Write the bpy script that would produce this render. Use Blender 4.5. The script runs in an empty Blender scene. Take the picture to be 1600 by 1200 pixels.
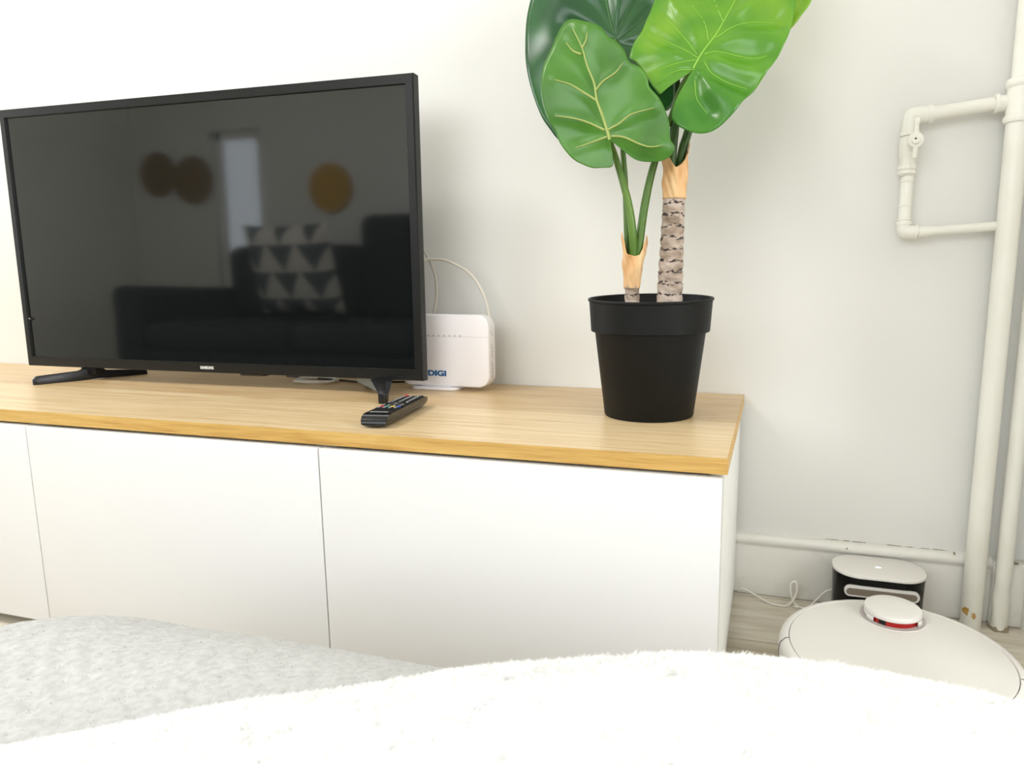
import bpy, bmesh, math, random
import numpy as np
from mathutils import Vector, Matrix
S = bpy.context.scene
COL = S.collection
random.seed(5); RNG = np.random.default_rng(7)

# ------------------------------------------------------------------ camera
cam_d = bpy.data.cameras.new('camera'); cam = bpy.data.objects.new('camera', cam_d); COL.objects.link(cam)
CR = Vector((0.96126695, 0.27561847, -0.00055914)); CU = Vector((-0.04170479, 0.14745735, 0.98818877)); CF = Vector((-0.27244553, 0.94988988, -0.15324049))
CP = Vector((0.048683, -0.839443, 0.633166))
m = Matrix((CR, CU, -CF)).transposed().to_4x4(); m.translation = CP
cam.matrix_world = m
F = 1046.858
cam_d.sensor_fit = 'HORIZONTAL'; cam_d.sensor_width = 36.0; cam_d.lens = F / 1600 * 36
cam_d.shift_x = -101.99 / 1600; cam_d.shift_y = 8.36 / 1600
cam_d.clip_start = 0.01
cam_d.dof.use_dof = True; cam_d.dof.focus_distance = 1.15; cam_d.dof.aperture_fstop = 16
S.camera = cam

# ------------------------------------------------------------------ light, world, exposure
S.view_settings.view_transform = 'Standard'; S.view_settings.look = 'None'
S.view_settings.gamma = 1.0; S.view_settings.use_curve_mapping = False
S.view_settings.exposure = -0.22
w = bpy.data.worlds.new('world'); S.world = w; w.use_nodes = True
bg = w.node_tree.nodes['Background']; bg.inputs[0].default_value = (0.86, 0.93, 1.0, 1); bg.inputs[1].default_value = 3.0
def area(name, loc, target, size, power, color, size_y=None):
    l = bpy.data.lights.new(name, 'AREA'); l.energy = power; l.color = color
    l.shape = 'RECTANGLE' if size_y else 'DISK'; l.size = size
    if size_y: l.size_y = size_y
    o = bpy.data.objects.new(name, l); COL.objects.link(o); o.location = loc
    o.rotation_euler = (Vector(target) - Vector(loc)).to_track_quat('-Z', 'Y').to_euler()
    return o
# ceiling lamp (left of the camera), left window daylight, then added fill from behind and right
area('ceiling_lamp_light', (-1.75, -0.62, 2.36), (-1.75, -0.5, 0), 0.5, 27, (1.0, 0.985, 0.96))
area('window_daylight_left', (-4.25, -0.08, 1.35), (-0.5, -0.2, 0.8), 0.8, 44, (0.95, 0.98, 1.0), 1.5)
area('rear_fill_light', (-0.8, -2.5, 1.5), (-0.5, 0.5, 0.8), 2.2, 31, (0.97, 0.985, 1.0), 1.3)  # added soft fill behind the camera, lifts the whole room

area('right_fill_light', (2.45, -1.35, 1.35), (0.1, 0.1, 0.3), 1.5, 58, (0.97, 0.985, 1.0), 1.4)  # added fill that brightens the robot, floor and cabinet side

# ------------------------------------------------------------------ helpers
def lin(c):
    return tuple(((x / 255) / 12.92 if x / 255 <= 0.04045 else ((x / 255 + 0.055) / 1.055) ** 2.4) for x in c) + (1.0,)
def mat(name, rgb=(200, 200, 200), rough=0.5, metal=0.0, spec=0.5, coat=0.0, linear=None):
    m = bpy.data.materials.new(name); m.use_nodes = True
    b = m.node_tree.nodes['Principled BSDF']
    b.inputs['Base Color'].default_value = linear if linear else lin(rgb)
    b.inputs['Roughness'].default_value = rough; b.inputs['Metallic'].default_value = metal
    b.inputs['Specular IOR Level'].default_value = spec; b.inputs['Coat Weight'].default_value = coat
    return m
def nt(m): return m.node_tree.nodes, m.node_tree.links, m.node_tree.nodes['Principled BSDF']
def noise_col(m, ramp, scale=5, detail=4, stretch=(1, 1, 1), distort=0.0, bump=0.0, bscale=None, bdist=0.002, rot=(0, 0, 0)):
    N, L, b = nt(m)
    tc = N.new('ShaderNodeTexCoord'); mp = N.new('ShaderNodeMapping'); mp.inputs['Scale'].default_value = stretch; mp.inputs['Rotation'].default_value = rot
    L.new(tc.outputs['Object'], mp.inputs['Vector'])
    n = N.new('ShaderNodeTexNoise'); n.inputs['Scale'].default_value = scale; n.inputs['Detail'].default_value = detail; n.inputs['Distortion'].default_value = distort
    L.new(mp.outputs[0], n.inputs['Vector'])
    r = N.new('ShaderNodeValToRGB'); e = r.color_ramp.elements
    while len(e) < len(ramp): e.new(0.5)
    for k, (p, c) in enumerate(ramp): e[k].position = p; e[k].color = lin(c)
    L.new(n.outputs['Fac'], r.inputs['Fac']); L.new(r.outputs[0], b.inputs['Base Color'])
    if bump:
        n2 = N.new('ShaderNodeTexNoise'); n2.inputs['Scale'].default_value = bscale or scale * 4; n2.inputs['Detail'].default_value = 3
        L.new(mp.outputs[0], n2.inputs['Vector'])
        bp = N.new('ShaderNodeBump'); bp.inputs['Strength'].default_value = bump; bp.inputs['Distance'].default_value = bdist
        L.new(n2.outputs['Fac'], bp.inputs['Height']); L.new(bp.outputs[0], b.inputs['Normal'])
    return m

def link(name, me, m=None, parent=None, smooth=True, loc=None):
    o = bpy.data.objects.new(name, me); COL.objects.link(o)
    if m is not None:
        for q in (m if isinstance(m, (list, tuple)) else [m]): me.materials.append(q)
    if smooth:
        me.polygons.foreach_set('use_smooth', [True] * len(me.polygons))
    if parent: o.parent = parent
    if loc: o.location = loc
    return o
def obj(name, bm, m=None, parent=None, smooth=False, loc=None, sharp=35):
    bmesh.ops.recalc_face_normals(bm, faces=bm.faces)
    if smooth:
        for e in bm.edges:
            if len(e.link_faces) == 2 and e.calc_face_angle(0) > math.radians(sharp): e.smooth = False
    me = bpy.data.meshes.new(name); bm.to_mesh(me); bm.free()
    return link(name, me, m, parent, smooth, loc)
def thing(name, label, cat, loc=(0, 0, 0), rz=0, group=None):
    o = bpy.data.objects.new(name, None); COL.objects.link(o); o.empty_display_size = 0.05
    o.location = loc; o.rotation_euler = (0, 0, rz); o['label'] = label; o['category'] = cat
    if group: o['group'] = group
    return o
def tag(o, label, cat, group=None, kind=None):
    o['label'] = label; o['category'] = cat
    if group: o['group'] = group
    if kind: o['kind'] = kind
    return o
def struct(o, label=None):
    o['kind'] = 'structure'
    if label: o['label'] = label
    return o
def bx(bm, x0, x1, y0, y1, z0, z1, bev=0.0, seg=2, mi=0):
    r = bmesh.ops.create_cube(bm, size=1.0)
    vs = r['verts']
    for v in vs: v.co = Vector((x0 + (v.co.x + .5) * (x1 - x0), y0 + (v.co.y + .5) * (y1 - y0), z0 + (v.co.z + .5) * (z1 - z0)))
    fs = list({f for v in vs for f in v.link_faces})
    for f in fs: f.material_index = mi
    if bev:
        es = list({e for v in vs for e in v.link_edges})
        bmesh.ops.bevel(bm, geom=es, offset=bev, segments=seg, profile=0.5, affect='EDGES')
def box(name, dims, m, parent=None, bev=0.0, seg=2, smooth=None):
    bm = bmesh.new(); bx(bm, *dims, bev=bev, seg=seg)
    return obj(name, bm, m, parent, smooth=bool(bev) if smooth is None else smooth, sharp=50)
def lathe(bm, prof, cx=0, cy=0, n=64, jit=None, caps=False):
    rings = []
    for k, (r, z) in enumerate(prof):
        ring = []
        for i in range(n):
            a = 2 * math.pi * i / n
            rr = r + (jit(a, z, k) if jit else 0)
            ring.append(bm.verts.new((cx + rr * math.cos(a), cy + rr * math.sin(a), z)))
        rings.append(ring)
    for a, b in zip(rings, rings[1:]):
        for i in range(n): bm.faces.new((a[i], a[(i + 1) % n], b[(i + 1) % n], b[i]))
    if caps:
        bm.faces.new(rings[0]); bm.faces.new(rings[-1])
    return rings
def catmull(P, per=8):
    P = [Vector(p) for p in P]; out = []
    Q = [P[0] * 2 - P[1]] + P + [P[-1] * 2 - P[-2]]
    for i in range(1, len(Q) - 2):
        for k in range(per):
            t = k / per; a, b, c, d = Q[i - 1], Q[i], Q[i + 1], Q[i + 2]
            out.append(.5 * ((2 * b) + (c - a) * t + (2 * a - 5 * b + 4 * c - d) * t * t + (3 * b - a - 3 * c + d) * t ** 3))
    out.append(P[-1]); return out
def tube(bm, pts, rad, n=10, smoothpath=8, cap=True, sq=1.0):
    """tube of varying radius along points; rad = number or list at the given points"""
    P = catmull(pts, smoothpath) if smoothpath else [Vector(p) for p in pts]
    if not isinstance(rad, (list, tuple)): R = [rad] * len(P)
    else: R = list(np.interp(np.linspace(0, 1, len(P)), np.linspace(0, 1, len(rad)), rad))
    T = (P[1] - P[0]).normalized(); up = Vector((0, 0, 1)) if abs(T.z) < .9 else Vector((0, 1, 0))
    X = T.cross(up).normalized(); rings = []
    for i, p in enumerate(P):
        T = (P[min(i + 1, len(P) - 1)] - P[max(i - 1, 0)]).normalized()
        X = (X - T * X.dot(T)).normalized(); Y = T.cross(X)
        rings.append([bm.verts.new(p + (X * math.cos(2 * math.pi * k / n) + Y * math.sin(2 * math.pi * k / n) * sq) * R[i]) for k in range(n)])
    for a, b in zip(rings, rings[1:]):
        for k in range(n): bm.faces.new((a[k], a[(k + 1) % n], b[(k + 1) % n], b[k]))
    if cap: bm.faces.new(rings[0][::-1]); bm.faces.new(rings[-1])
def prism(bm, pts, z0, z1, axis='z', bev=0, seg=3):
    """extrude a closed 2-D outline; axis names the extrusion direction"""
    def P(a, b, c): return {'z': (a, b, c), 'y': (a, c, b), 'x': (c, a, b)}[axis]
    A = [bm.verts.new(P(a, b, z0)) for a, b in pts]; B = [bm.verts.new(P(a, b, z1)) for a, b in pts]
    n = len(pts); fa = bm.faces.new(A); fb = bm.faces.new(B[::-1])
    for i in range(n): bm.faces.new((A[i], A[(i + 1) % n], B[(i + 1) % n], B[i]))
    if bev:
        es = list(set(fa.edges) | set(fb.edges))
        bmesh.ops.recalc_face_normals(bm, faces=bm.faces)
        bmesh.ops.bevel(bm, geom=es, offset=bev, segments=seg, profile=0.5, affect='EDGES')
def rrect(x0, x1, y0, y1, r, n=8):
    out = []
    for cx, cy, a0 in ((x1 - r, y1 - r, 0), (x0 + r, y1 - r, 90), (x0 + r, y0 + r, 180), (x1 - r, y0 + r, 270)):
        for k in range(n + 1):
            a = math.radians(a0 + 90 * k / n); out.append((cx + r * math.cos(a), cy + r * math.sin(a)))
    return out
def copy_tree(o, parent=None):
    c = o.copy(); COL.objects.link(c)
    if parent: c.parent = parent
    for ch in o.children: copy_tree(ch, c)
    return c
def text(name, body, size, m, parent, M4, depth=0.0003, scale=(1, 1, 1), bold=0.0, spacing=1.0):
    cu = bpy.data.curves.new(name, 'FONT'); cu.body = body; cu.size = size; cu.extrude = depth; cu.offset = bold; cu.space_character = spacing
    cu.align_x = 'CENTER'; cu.align_y = 'CENTER'
    t = bpy.data.objects.new(name, cu); COL.objects.link(t)
    bpy.context.view_layer.update()
    me = bpy.data.meshes.new_from_object(t.evaluated_get(bpy.context.evaluated_depsgraph_get()))
    bpy.data.objects.remove(t); me.transform(M4 @ Matrix.Diagonal((*scale, 1)))
    return link(name, me, m, parent, False)

# ------------------------------------------------------------------ the room
W = 0.535; XR = 0.535; XL = -4.4; YB = -2.6; ZC = 2.45
wall_m = noise_col(mat('wall_paint', rough=0.75, spec=0.25), [(0.3, (231, 230, 224)), (0.7, (235, 234, 229))], scale=1.5, detail=2, bump=0.12, bscale=60, bdist=0.001)
ceil_m = mat('ceiling_paint', (243, 241, 236), 0.85, spec=0.2)
trim_m = noise_col(mat('gloss_paint', rough=0.38, spec=0.45), [(0.28, (226, 222, 210)), (0.4, (240, 238, 230)), (0.8, (243, 241, 234))], scale=14, detail=5, bump=0.25, bscale=22, bdist=0.0015)
pipe_m = noise_col(mat('pipe_paint', rough=0.42, spec=0.45), [(0.3, (235, 232, 220)), (0.6, (240, 238, 228))], scale=9, detail=3, bump=0.3, bscale=35, bdist=0.0012)
dirt_m = mat('grimy_caulk', (150, 137, 112), 0.9)
XF = 2.6; YS = 0.12  # room widened and right wall cut short to let the added fill in
struct(box('wall_back', (XL, XR + .12, W, W + .12, -.05, ZC), wall_m))
struct(box('wall_right', (XR, XR + .12, YS, W, -.05, ZC), wall_m))
struct(box('wall_return', (XR + .12, XF + .12, YS, YS + .12, -.05, ZC), wall_m))
rx0, rx1 = -2.1, -0.6
bm = bmesh.new()
for d in ((YB, rx0, 0, ZC), (rx1, YS, 0, ZC), (rx0, rx1, 0, .6), (rx0, rx1, 2.1, ZC)):
    bx(bm, XF, XF + .12, d[0], d[1], d[2], d[3])
struct(obj('wall_side', bm, wall_m))
# rear wall with the window opening, plus an added opening for the fill
bm = bmesh.new()
wx0, wx1, wz0, wz1 = -3.72, -3.32, 0.55, 1.75
vx0, vx1, vz0, vz1 = -1.92, 0.32, 0.8, 2.2
for d in ((XL, wx0, 0, ZC), (wx1, vx0, 0, ZC), (vx1, XF, 0, ZC), (wx0, wx1, 0, wz0), (wx0, wx1, wz1, ZC), (vx0, vx1, 0, vz0), (vx0, vx1, vz1, ZC)):
    bx(bm, d[0], d[1], YB - .12, YB, d[2], d[3])
struct(obj('wall_rear', bm, wall_m))
bm = bmesh.new(); 
ly0, ly1, lz0, lz1 = -0.5, 0.34, 0.55, 2.15
for d in ((YB, ly0, 0, ZC), (ly1, W, 0, ZC), (ly0, ly1, 0, lz0), (ly0, ly1, lz1, ZC)):
    bx(bm, XL - .12, XL, d[0], d[1], d[2], d[3])
struct(obj('wall_left', bm, wall_m))
struct(box('ceiling', (XL - .12, XF + .12, YB - .12, W + .12, ZC, ZC + .1), ceil_m))
glass = mat('window_glass', (255, 255, 255), 0.0); glass.node_tree.nodes['Principled BSDF'].inputs['Transmission Weight'].default_value = 1.0
def window(name, plane, a0, a1, z0, z1, at):
    bm = bmesh.new()
    def B(p0, p1, q0, q1, t=.03):
        if plane == 'y': bx(bm, p0, p1, at - t, at + t * .2, q0, q1)
        else: bx(bm, at - t, at + t * .2, p0, p1, q0, q1)
    B(a0, a0 + .05, z0, z1); B(a1 - .05, a1, z0, z1); B(a0, a1, z0, z0 + .05); B(a0, a1, z1 - .05, z1)
    f = struct(obj(name, bm, trim_m)); bm = bmesh.new()
    if plane == 'y': bx(bm, a0 + .05, a1 - .05, at - .018, at - .014, z0 + .05, z1 - .05)
    else: bx(bm, at - .018, at - .014, a0 + .05, a1 - .05, z0 + .05, z1 - .05)
    obj('pane', bm, glass, f)
window('window_1', 'y', wx0, wx1, wz0, wz1, YB - .05)
window('added_window_rear', 'y', vx0, vx1, vz0, vz1, YB - .05)  # made-up window that goes with the rear fill
window('added_window_side', 'x', rx0, rx1, .6, 2.1, XF + .08)  # made-up window that goes with the fill from the right
window('window_2', 'x', ly0, ly1, lz0, lz1, XL - .05)

# floor: pale laminate planks, each its own board on a slab
slab = struct(box('floor', (XL, XF, YB, W, -.06, -.008), mat('subfloor', (120, 112, 98), 0.9)))
plank_ms = []
for k, (c0, c1, c2) in enumerate((((186, 174, 152), (208, 198, 178), (222, 214, 197)), ((178, 166, 143), (201, 190, 168), (216, 206, 187)), ((195, 184, 163), (214, 205, 187), (227, 220, 204)))):
    mm = noise_col(mat('laminate_%d' % k, rough=0.45, spec=0.4), [(0.3, c0), (0.48, c1), (0.68, c2)], scale=3.2, detail=7, stretch=(1.6, 17, 1), distort=0.6)
    plank_ms.append(mm)
pw, pl_, gap = 0.192, 1.22, 0.0022
y = W - 0.014; row = 0
random.seed(11)
meshes = {}
while y > YB:
    xe = XR if y - pw > YS else XF
    x = xe - random.uniform(.25, 1.1)
    xs = [xe]
    while x > XL: xs.append(x); x -= pl_
    xs.append(XL)
    for a, b in zip(xs, xs[1:]):
        y0 = max(y - pw, YB)
        bm = bmesh.new(); bx(bm, -(a - b) / 2 + gap / 2, (a - b) / 2 - gap / 2, -(y - y0) / 2 + gap / 2, (y - y0) / 2 - gap / 2, -.008, 0.0, bev=.0006, seg=1)
        obj('plank', bm, plank_ms[random.randrange(3)], slab, loc=((a + b) / 2, (y + y0) / 2, 0))
    y -= pw; row += 1

# baseboards with a rounded cap moulding
def baseboard(name, x0, x1, face, axis='x', flip=1):
    prof = [(0, 0), (.0135, 0), (.0135, .098), (.0125, .102), (.0125, .106), (.0165, .110), (.0185, .115), (.018, .121), (.0145, .126), (.009, .128), (0, .1285)]
    bm = bmesh.new()
    if axis == 'x': prism(bm, [(face - a, b) for a, b in prof], x0, x1, 'x')
    else:
        A = [bm.verts.new((face - a, x0, b)) for a, b in prof]; B = [bm.verts.new((face - a, x1, b)) for a, b in prof]
        bm.faces.new(A); bm.faces.new(B[::-1]); n = len(prof)
        for i in range(n): bm.faces.new((A[i], A[(i + 1) % n], B[(i + 1) % n], B[i]))
    return struct(obj(name, bm, trim_m, smooth=True, sharp=60))
bb = baseboard('baseboard_back', XL, 0.468, W)
baseboard('baseboard_right', YS, W - 0.0, XR, 'y')
o = struct(box('trim_1', (0.468, XR - .012, W - .026, W, 0, .124), trim_m, bev=.004))
# grimy seam and chips along the cap
bm = bmesh.new(); random.seed(3)
for k in range(15):
    x = random.uniform(.17, .42); l = random.uniform(.003, .016)
    bx(bm, x, x + l, W - .0008, W + .001, .1282, .1282 + random.uniform(.0006, .0016))
for (x, z) in ((.212, .118), (.478, .094), (.402, .1285)):
    bx(bm, x, x + .002, W - .0190, W - .012, z, z + .0035)
for (x, z) in ((.470, .118), (.476, .122), (.5, .1245), (.472, .1)):
    bx(bm, x, x + random.uniform(.003, .01), W - .0265, W - .02, z, z + .0018)
obj('paint_chip', bm, dirt_m, bb)

# ------------------------------------------------------------------ heating pipes in the corner
PY = 0.497; R1 = 0.0178; R2 = 0.0137
X1 = 0.4340; X2 = 0.4815
t = thing('heating_pipe', 'thick white painted riser pipe with tee joint, chipped yellow near the floor', 'pipe', (X1, PY, 0))
def loc(bmf): return bmf
bm = bmesh.new(); lathe(bm, [(R1, 0.0), (R1, .905)], n=32); obj('riser', bm, pipe_m, t, True)
bm = bmesh.new(); lathe(bm, [(R1 * .88, .972), (R1 * .88, ZC)], n=32); obj('riser', bm, pipe_m, t, True)
bm = bmesh.new(); lathe(bm, [(R1, .901), (R1 + .0035, .9025), (R1 + .0052, .908), (R1 + .0045, .912), (R1 + .002, .914), (R1 + .002, .957), (R1 + .0042, .960), (R1 + .0052, .966), (R1 + .0035, .971), (R1 * .88, .974)], n=32)
TZ = 0.9365; LY = 0.503 - PY
def hpipe(bm, x0, x1, r, z0, z1, y=LY, n=20): tube(bm, [(x0, y, z0), (x1, y, z1)], r, n=n, smoothpath=0)
hpipe(bm, -.004, -.034, .0135, TZ, TZ - .001)
hpipe(bm, -.031, -.037, .0158, TZ, TZ)
obj('tee_joint', bm, pipe_m, t, True)
for (dx, dz, sc) in ((-.0132, .034, 1.25), (-.0005, .028, 1.0)):
    bm = bmesh.new(); n = 16; random.seed(int(sc * 9))
    ctr = None; ring = []
    for k in range(n):
        a = 2 * math.pi * k / n; rr = .0055 * sc * random.uniform(.6, 1.15)
        px = dx + rr * .75 * math.cos(a); pz = dz + rr * 1.25 * math.sin(a)
        px = max(-R1 * .985, px); py = -math.sqrt(max(0, (R1 + .0009) ** 2 - px * px)); ring.append(bm.verts.new((px, py, pz)))
    px = dx; c = bm.verts.new((px, -math.sqrt((R1 + .0010) ** 2 - px * px), dz))
    for k in range(n): bm.faces.new((c, ring[k], ring[(k + 1) % n]))
    p = obj('chip', bm, noise_col(mat('rust_patch', rough=.6), [(.35, (176, 126, 48)), (.6, (205, 170, 96))], scale=160), t, True); p['label'] = 'yellow patch of chipped paint'
t2 = thing('heating_pipe', 'slimmer white painted riser pipe in the corner, lumpy at its foot', 'pipe', (X2, PY + .002, 0))
bm = bmesh.new()
def jit(a, z, k): return .0009 * math.sin(3 * a + 80 * z) * (1 if z < .09 else .2)
lathe(bm, [(R2 * 1.02, 0.0)] + [(R2 * (1 + .03 * math.sin(z * 130)), z) for z in np.linspace(.006, .1, 14)] + [(R2, .12), (R2, ZC)], n=28, jit=jit)
obj('riser', bm, pipe_m, t2, True)
bm = bmesh.new(); lathe(bm, [(R2 + .0035, 0), (R2 + .003, .002), (R2 + .001, .004), (R2 - .002, .009)], n=24, jit=lambda a, z, k: .0016 * math.sin(5 * a) + .001 * math.sin(9 * a + 2)); obj('floor_collar', bm, dirt_m, t2, True)
# bypass loop with its valve
t3 = thing('pipe_loop', 'thin white painted bypass pipe loop with a butterfly valve on the wall', 'pipe', (0, 0.503, 0))
xa = 0.2705; xb = X1 - .037; zt = .9255; zl = .727
bm = bmesh.new(); tube(bm, [(xb, 0, TZ), (xa + .018, 0, zt)], .0112, n=20, smoothpath=0); obj('upper_pipe', bm, pipe_m, t3, True)
bm = bmesh.new(); tube(bm, [(xa + .034, 0, zt + .001), (xa + .010, 0, zt), (xa + .002, 0, zt - .002), (xa, 0, zt - .010), (xa, 0, zt - .034)], [.0138, .0146, .0146, .0142, .0138], n=20)
tube(bm, [(xa + .026, 0, zt + .001), (xa + .034, 0, zt + .0015)], .0152, n=20, smoothpath=0)
tube(bm, [(xa, 0, zt - .026), (xa, 0, zt - .034)], .0155, n=20, smoothpath=0); obj('elbow', bm, pipe_m, t3, True)
bm = bmesh.new(); lathe(bm, [(.0125, zt - .033), (.0150, zt - .040), (.0158, zt - .052), (.0150, zt - .066), (.0130, zt - .072), (.0130, zt - .082), (.0150, zt - .084), (.0155, zt - .090), (.0135, zt - .092), (.0160, zt - .094), (.0160, zt - .098), (.0112, zt - .102)], xa, 0, n=8)
vb = obj('valve_body', bm, pipe_m, t3, True, sharp=30)
bm = bmesh.new(); tube(bm, [(xa + .004, -.012, zt - .047), (xa + .004, -.034, zt - .047)], .0062, n=16, smoothpath=0); obj('stem', bm, pipe_m, vb, True)
bm = bmesh.new(); tube(bm, [(xa + .004, -.030, zt - .047), (xa + .004, -.036, zt - .047)], .0125, n=24, smoothpath=0)
tube(bm, [(xa + .004, -.036, zt - .047), (xa + .004, -.041, zt - .047)], .0068, n=20, smoothpath=0)
bx(bm, xa + .0005, xa + .0085, -.036, -.031, zt - .021, zt - .011, bev=.001); bx(bm, xa + .001, xa + .008, -.0355, -.0315, zt - .045, zt - .015, bev=.001)
bx(bm, xa + .001, xa + .008, -.0355, -.0315, zt - .077, zt - .047, bev=.001)
h = obj('valve_handle', bm, pipe_m, vb, True, sharp=40)
bm = bmesh.new(); tube(bm, [(xa + .003, -.0405, zt - .046), (xa + .003, -.0415, zt - .046)], .0016, n=10, smoothpath=0); obj('screw', bm, mat('dark_screw', (60, 55, 50), .5, .5), vb, True)
bm = bmesh.new(); lathe(bm, [(.0112, zl + .010)] + [(.0105, zl + .012), (.0105, zl + .100)], xa + .001, 0, n=20)
for z in (zl + .022, zl + .046, zl + .088): lathe(bm, [(.0105, z - .002), (.0118, z - .001), (.0118, z + .001), (.0105, z + .002)], xa + .001, 0, n=20)
obj('drop_pipe', bm, pipe_m, t3, True)
bm = bmesh.new(); tube(bm, [(xa + .001, 0, zl + .018), (xa + .001, 0, zl + .006), (xa + .004, 0, zl + .001), (xa + .014, 0, zl), (xa + .022, 0, zl)], .0118, n=20)
tube(bm, [(xa + .018, 0, zl), (xa + .023, 0, zl)], .0128, n=20, smoothpath=0); tube(bm, [(xa + .001, 0, zl + .013), (xa + .001, 0, zl + .019)], .0130, n=20, smoothpath=0)
obj('elbow', bm, pipe_m, t3, True)
bm = bmesh.new(); tube(bm, [(xa + .02, 0, zl), (X1 - R1 + .008, 0, .7345)], .0082, n=18, smoothpath=0); tube(bm, [(xa + .024, 0, zl), (xa + .045, 0, zl + .0012)], .0098, n=18, smoothpath=0); obj('lower_pipe', bm, pipe_m, t3, True)

# ------------------------------------------------------------------ cabinets and worktop
TT = 0.416; TH = 0.021
lac = noise_col(mat('white_lacquer', rough=0.32, spec=0.4), [(0.4, (232, 231, 229)), (0.6, (234, 233, 231))], scale=2)
lac_side = noise_col(mat('white_foil', rough=0.4, spec=0.4), [(0.4, (236, 236, 230)), (0.6, (238, 238, 232))], scale=2)
foot_m = mat('grey_plastic', (120, 120, 120), 0.5)
wood_top = mat('oak_veneer', rough=0.34, spec=0.6)
def oak(m, ramp, ystrip):
    N, L, b = nt(m)
    tc = N.new('ShaderNodeTexCoord'); mp = N.new('ShaderNodeMapping'); mp.inputs['Scale'].default_value = (1.3, 26, 20); L.new(tc.outputs['Object'], mp.inputs['Vector'])
    n = N.new('ShaderNodeTexNoise'); n.inputs['Scale'].default_value = 3.0; n.inputs['Detail'].default_value = 8; n.inputs['Roughness'].default_value = .62; n.inputs['Distortion'].default_value = .8
    L.new(mp.outputs[0], n.inputs['Vector'])
    mp2 = N.new('ShaderNodeMapping'); mp2.inputs['Scale'].default_value = (3.5, 190, 120); L.new(tc.outputs['Object'], mp2.inputs['Vector'])
    n2 = N.new('ShaderNodeTexNoise'); n2.inputs['Scale'].default_value = 5.0; n2.inputs['Detail'].default_value = 4; L.new(mp2.outputs[0], n2.inputs['Vector'])
    mx = N.new('ShaderNodeMath'); mx.operation = 'MULTIPLY_ADD'; mx.inputs[1].default_value = .45; L.new(n2.outputs['Fac'], mx.inputs[0]); L.new(n.outputs['Fac'], mx.inputs[2])
    r = N.new('ShaderNodeValToRGB'); e = r.color_ramp.elements
    while len(e) < len(ramp): e.new(.5)
    for k, (p, c) in enumerate(ramp): e[k].position = p; e[k].color = lin(c)
    L.new(mx.outputs[0], r.inputs['Fac'])
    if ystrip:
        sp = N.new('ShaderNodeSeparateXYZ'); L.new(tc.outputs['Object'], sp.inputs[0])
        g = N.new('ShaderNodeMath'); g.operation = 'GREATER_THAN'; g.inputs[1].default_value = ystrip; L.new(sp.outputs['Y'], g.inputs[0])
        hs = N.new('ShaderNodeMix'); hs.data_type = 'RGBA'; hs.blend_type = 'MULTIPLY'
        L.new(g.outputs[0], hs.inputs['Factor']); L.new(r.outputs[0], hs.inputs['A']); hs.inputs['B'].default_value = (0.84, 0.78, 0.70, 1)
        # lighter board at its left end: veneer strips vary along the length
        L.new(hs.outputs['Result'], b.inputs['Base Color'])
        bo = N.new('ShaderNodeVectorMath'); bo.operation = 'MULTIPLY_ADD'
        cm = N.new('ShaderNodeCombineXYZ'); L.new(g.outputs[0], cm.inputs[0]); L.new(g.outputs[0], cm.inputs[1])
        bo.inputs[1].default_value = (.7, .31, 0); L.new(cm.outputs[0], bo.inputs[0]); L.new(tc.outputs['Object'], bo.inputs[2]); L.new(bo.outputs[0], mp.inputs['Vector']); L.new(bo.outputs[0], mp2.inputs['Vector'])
    else: L.new(r.outputs[0], b.inputs['Base Color'])
    bp = N.new('ShaderNodeBump'); bp.inputs['Strength'].default_value = .12; bp.inputs['Distance'].default_value = .0006; L.new(n2.outputs['Fac'], bp.inputs['Height']); L.new(bp.outputs[0], b.inputs['Normal'])
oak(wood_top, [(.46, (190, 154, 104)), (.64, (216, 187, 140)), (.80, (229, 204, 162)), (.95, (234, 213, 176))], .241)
wood_edge = mat('oak_edge', rough=0.45); oak(wood_edge, [(.5, (178, 134, 66)), (.68, (202, 160, 86)), (.9, (218, 180, 106))], 0)
top = thing('worktop', 'light oak veneered worktop running over the white cabinets', 'worktop', (0, 0, 0))
XE = 0.005; XW = -2.405; YF = 0.0055
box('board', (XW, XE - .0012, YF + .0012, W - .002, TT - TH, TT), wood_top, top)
o = box('edge_band', (XW, XE, YF, YF + .0013, TT - TH - .0002, TT + .0001), wood_edge, top); o['label'] = 'golden oak front edge strip'
box('edge_band', (XE - .0013, XE, YF + .0013, W - .002, TT - TH - .0002, TT + .0001), wood_edge, top)
cabs = ['white low cabinet at the right end of the row, beside the floor gap', 'white low cabinet in the middle, under the television and the remote', 'white low cabinet at the left frame edge, below the left television foot', 'white low cabinet at the far left end of the row']
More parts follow.
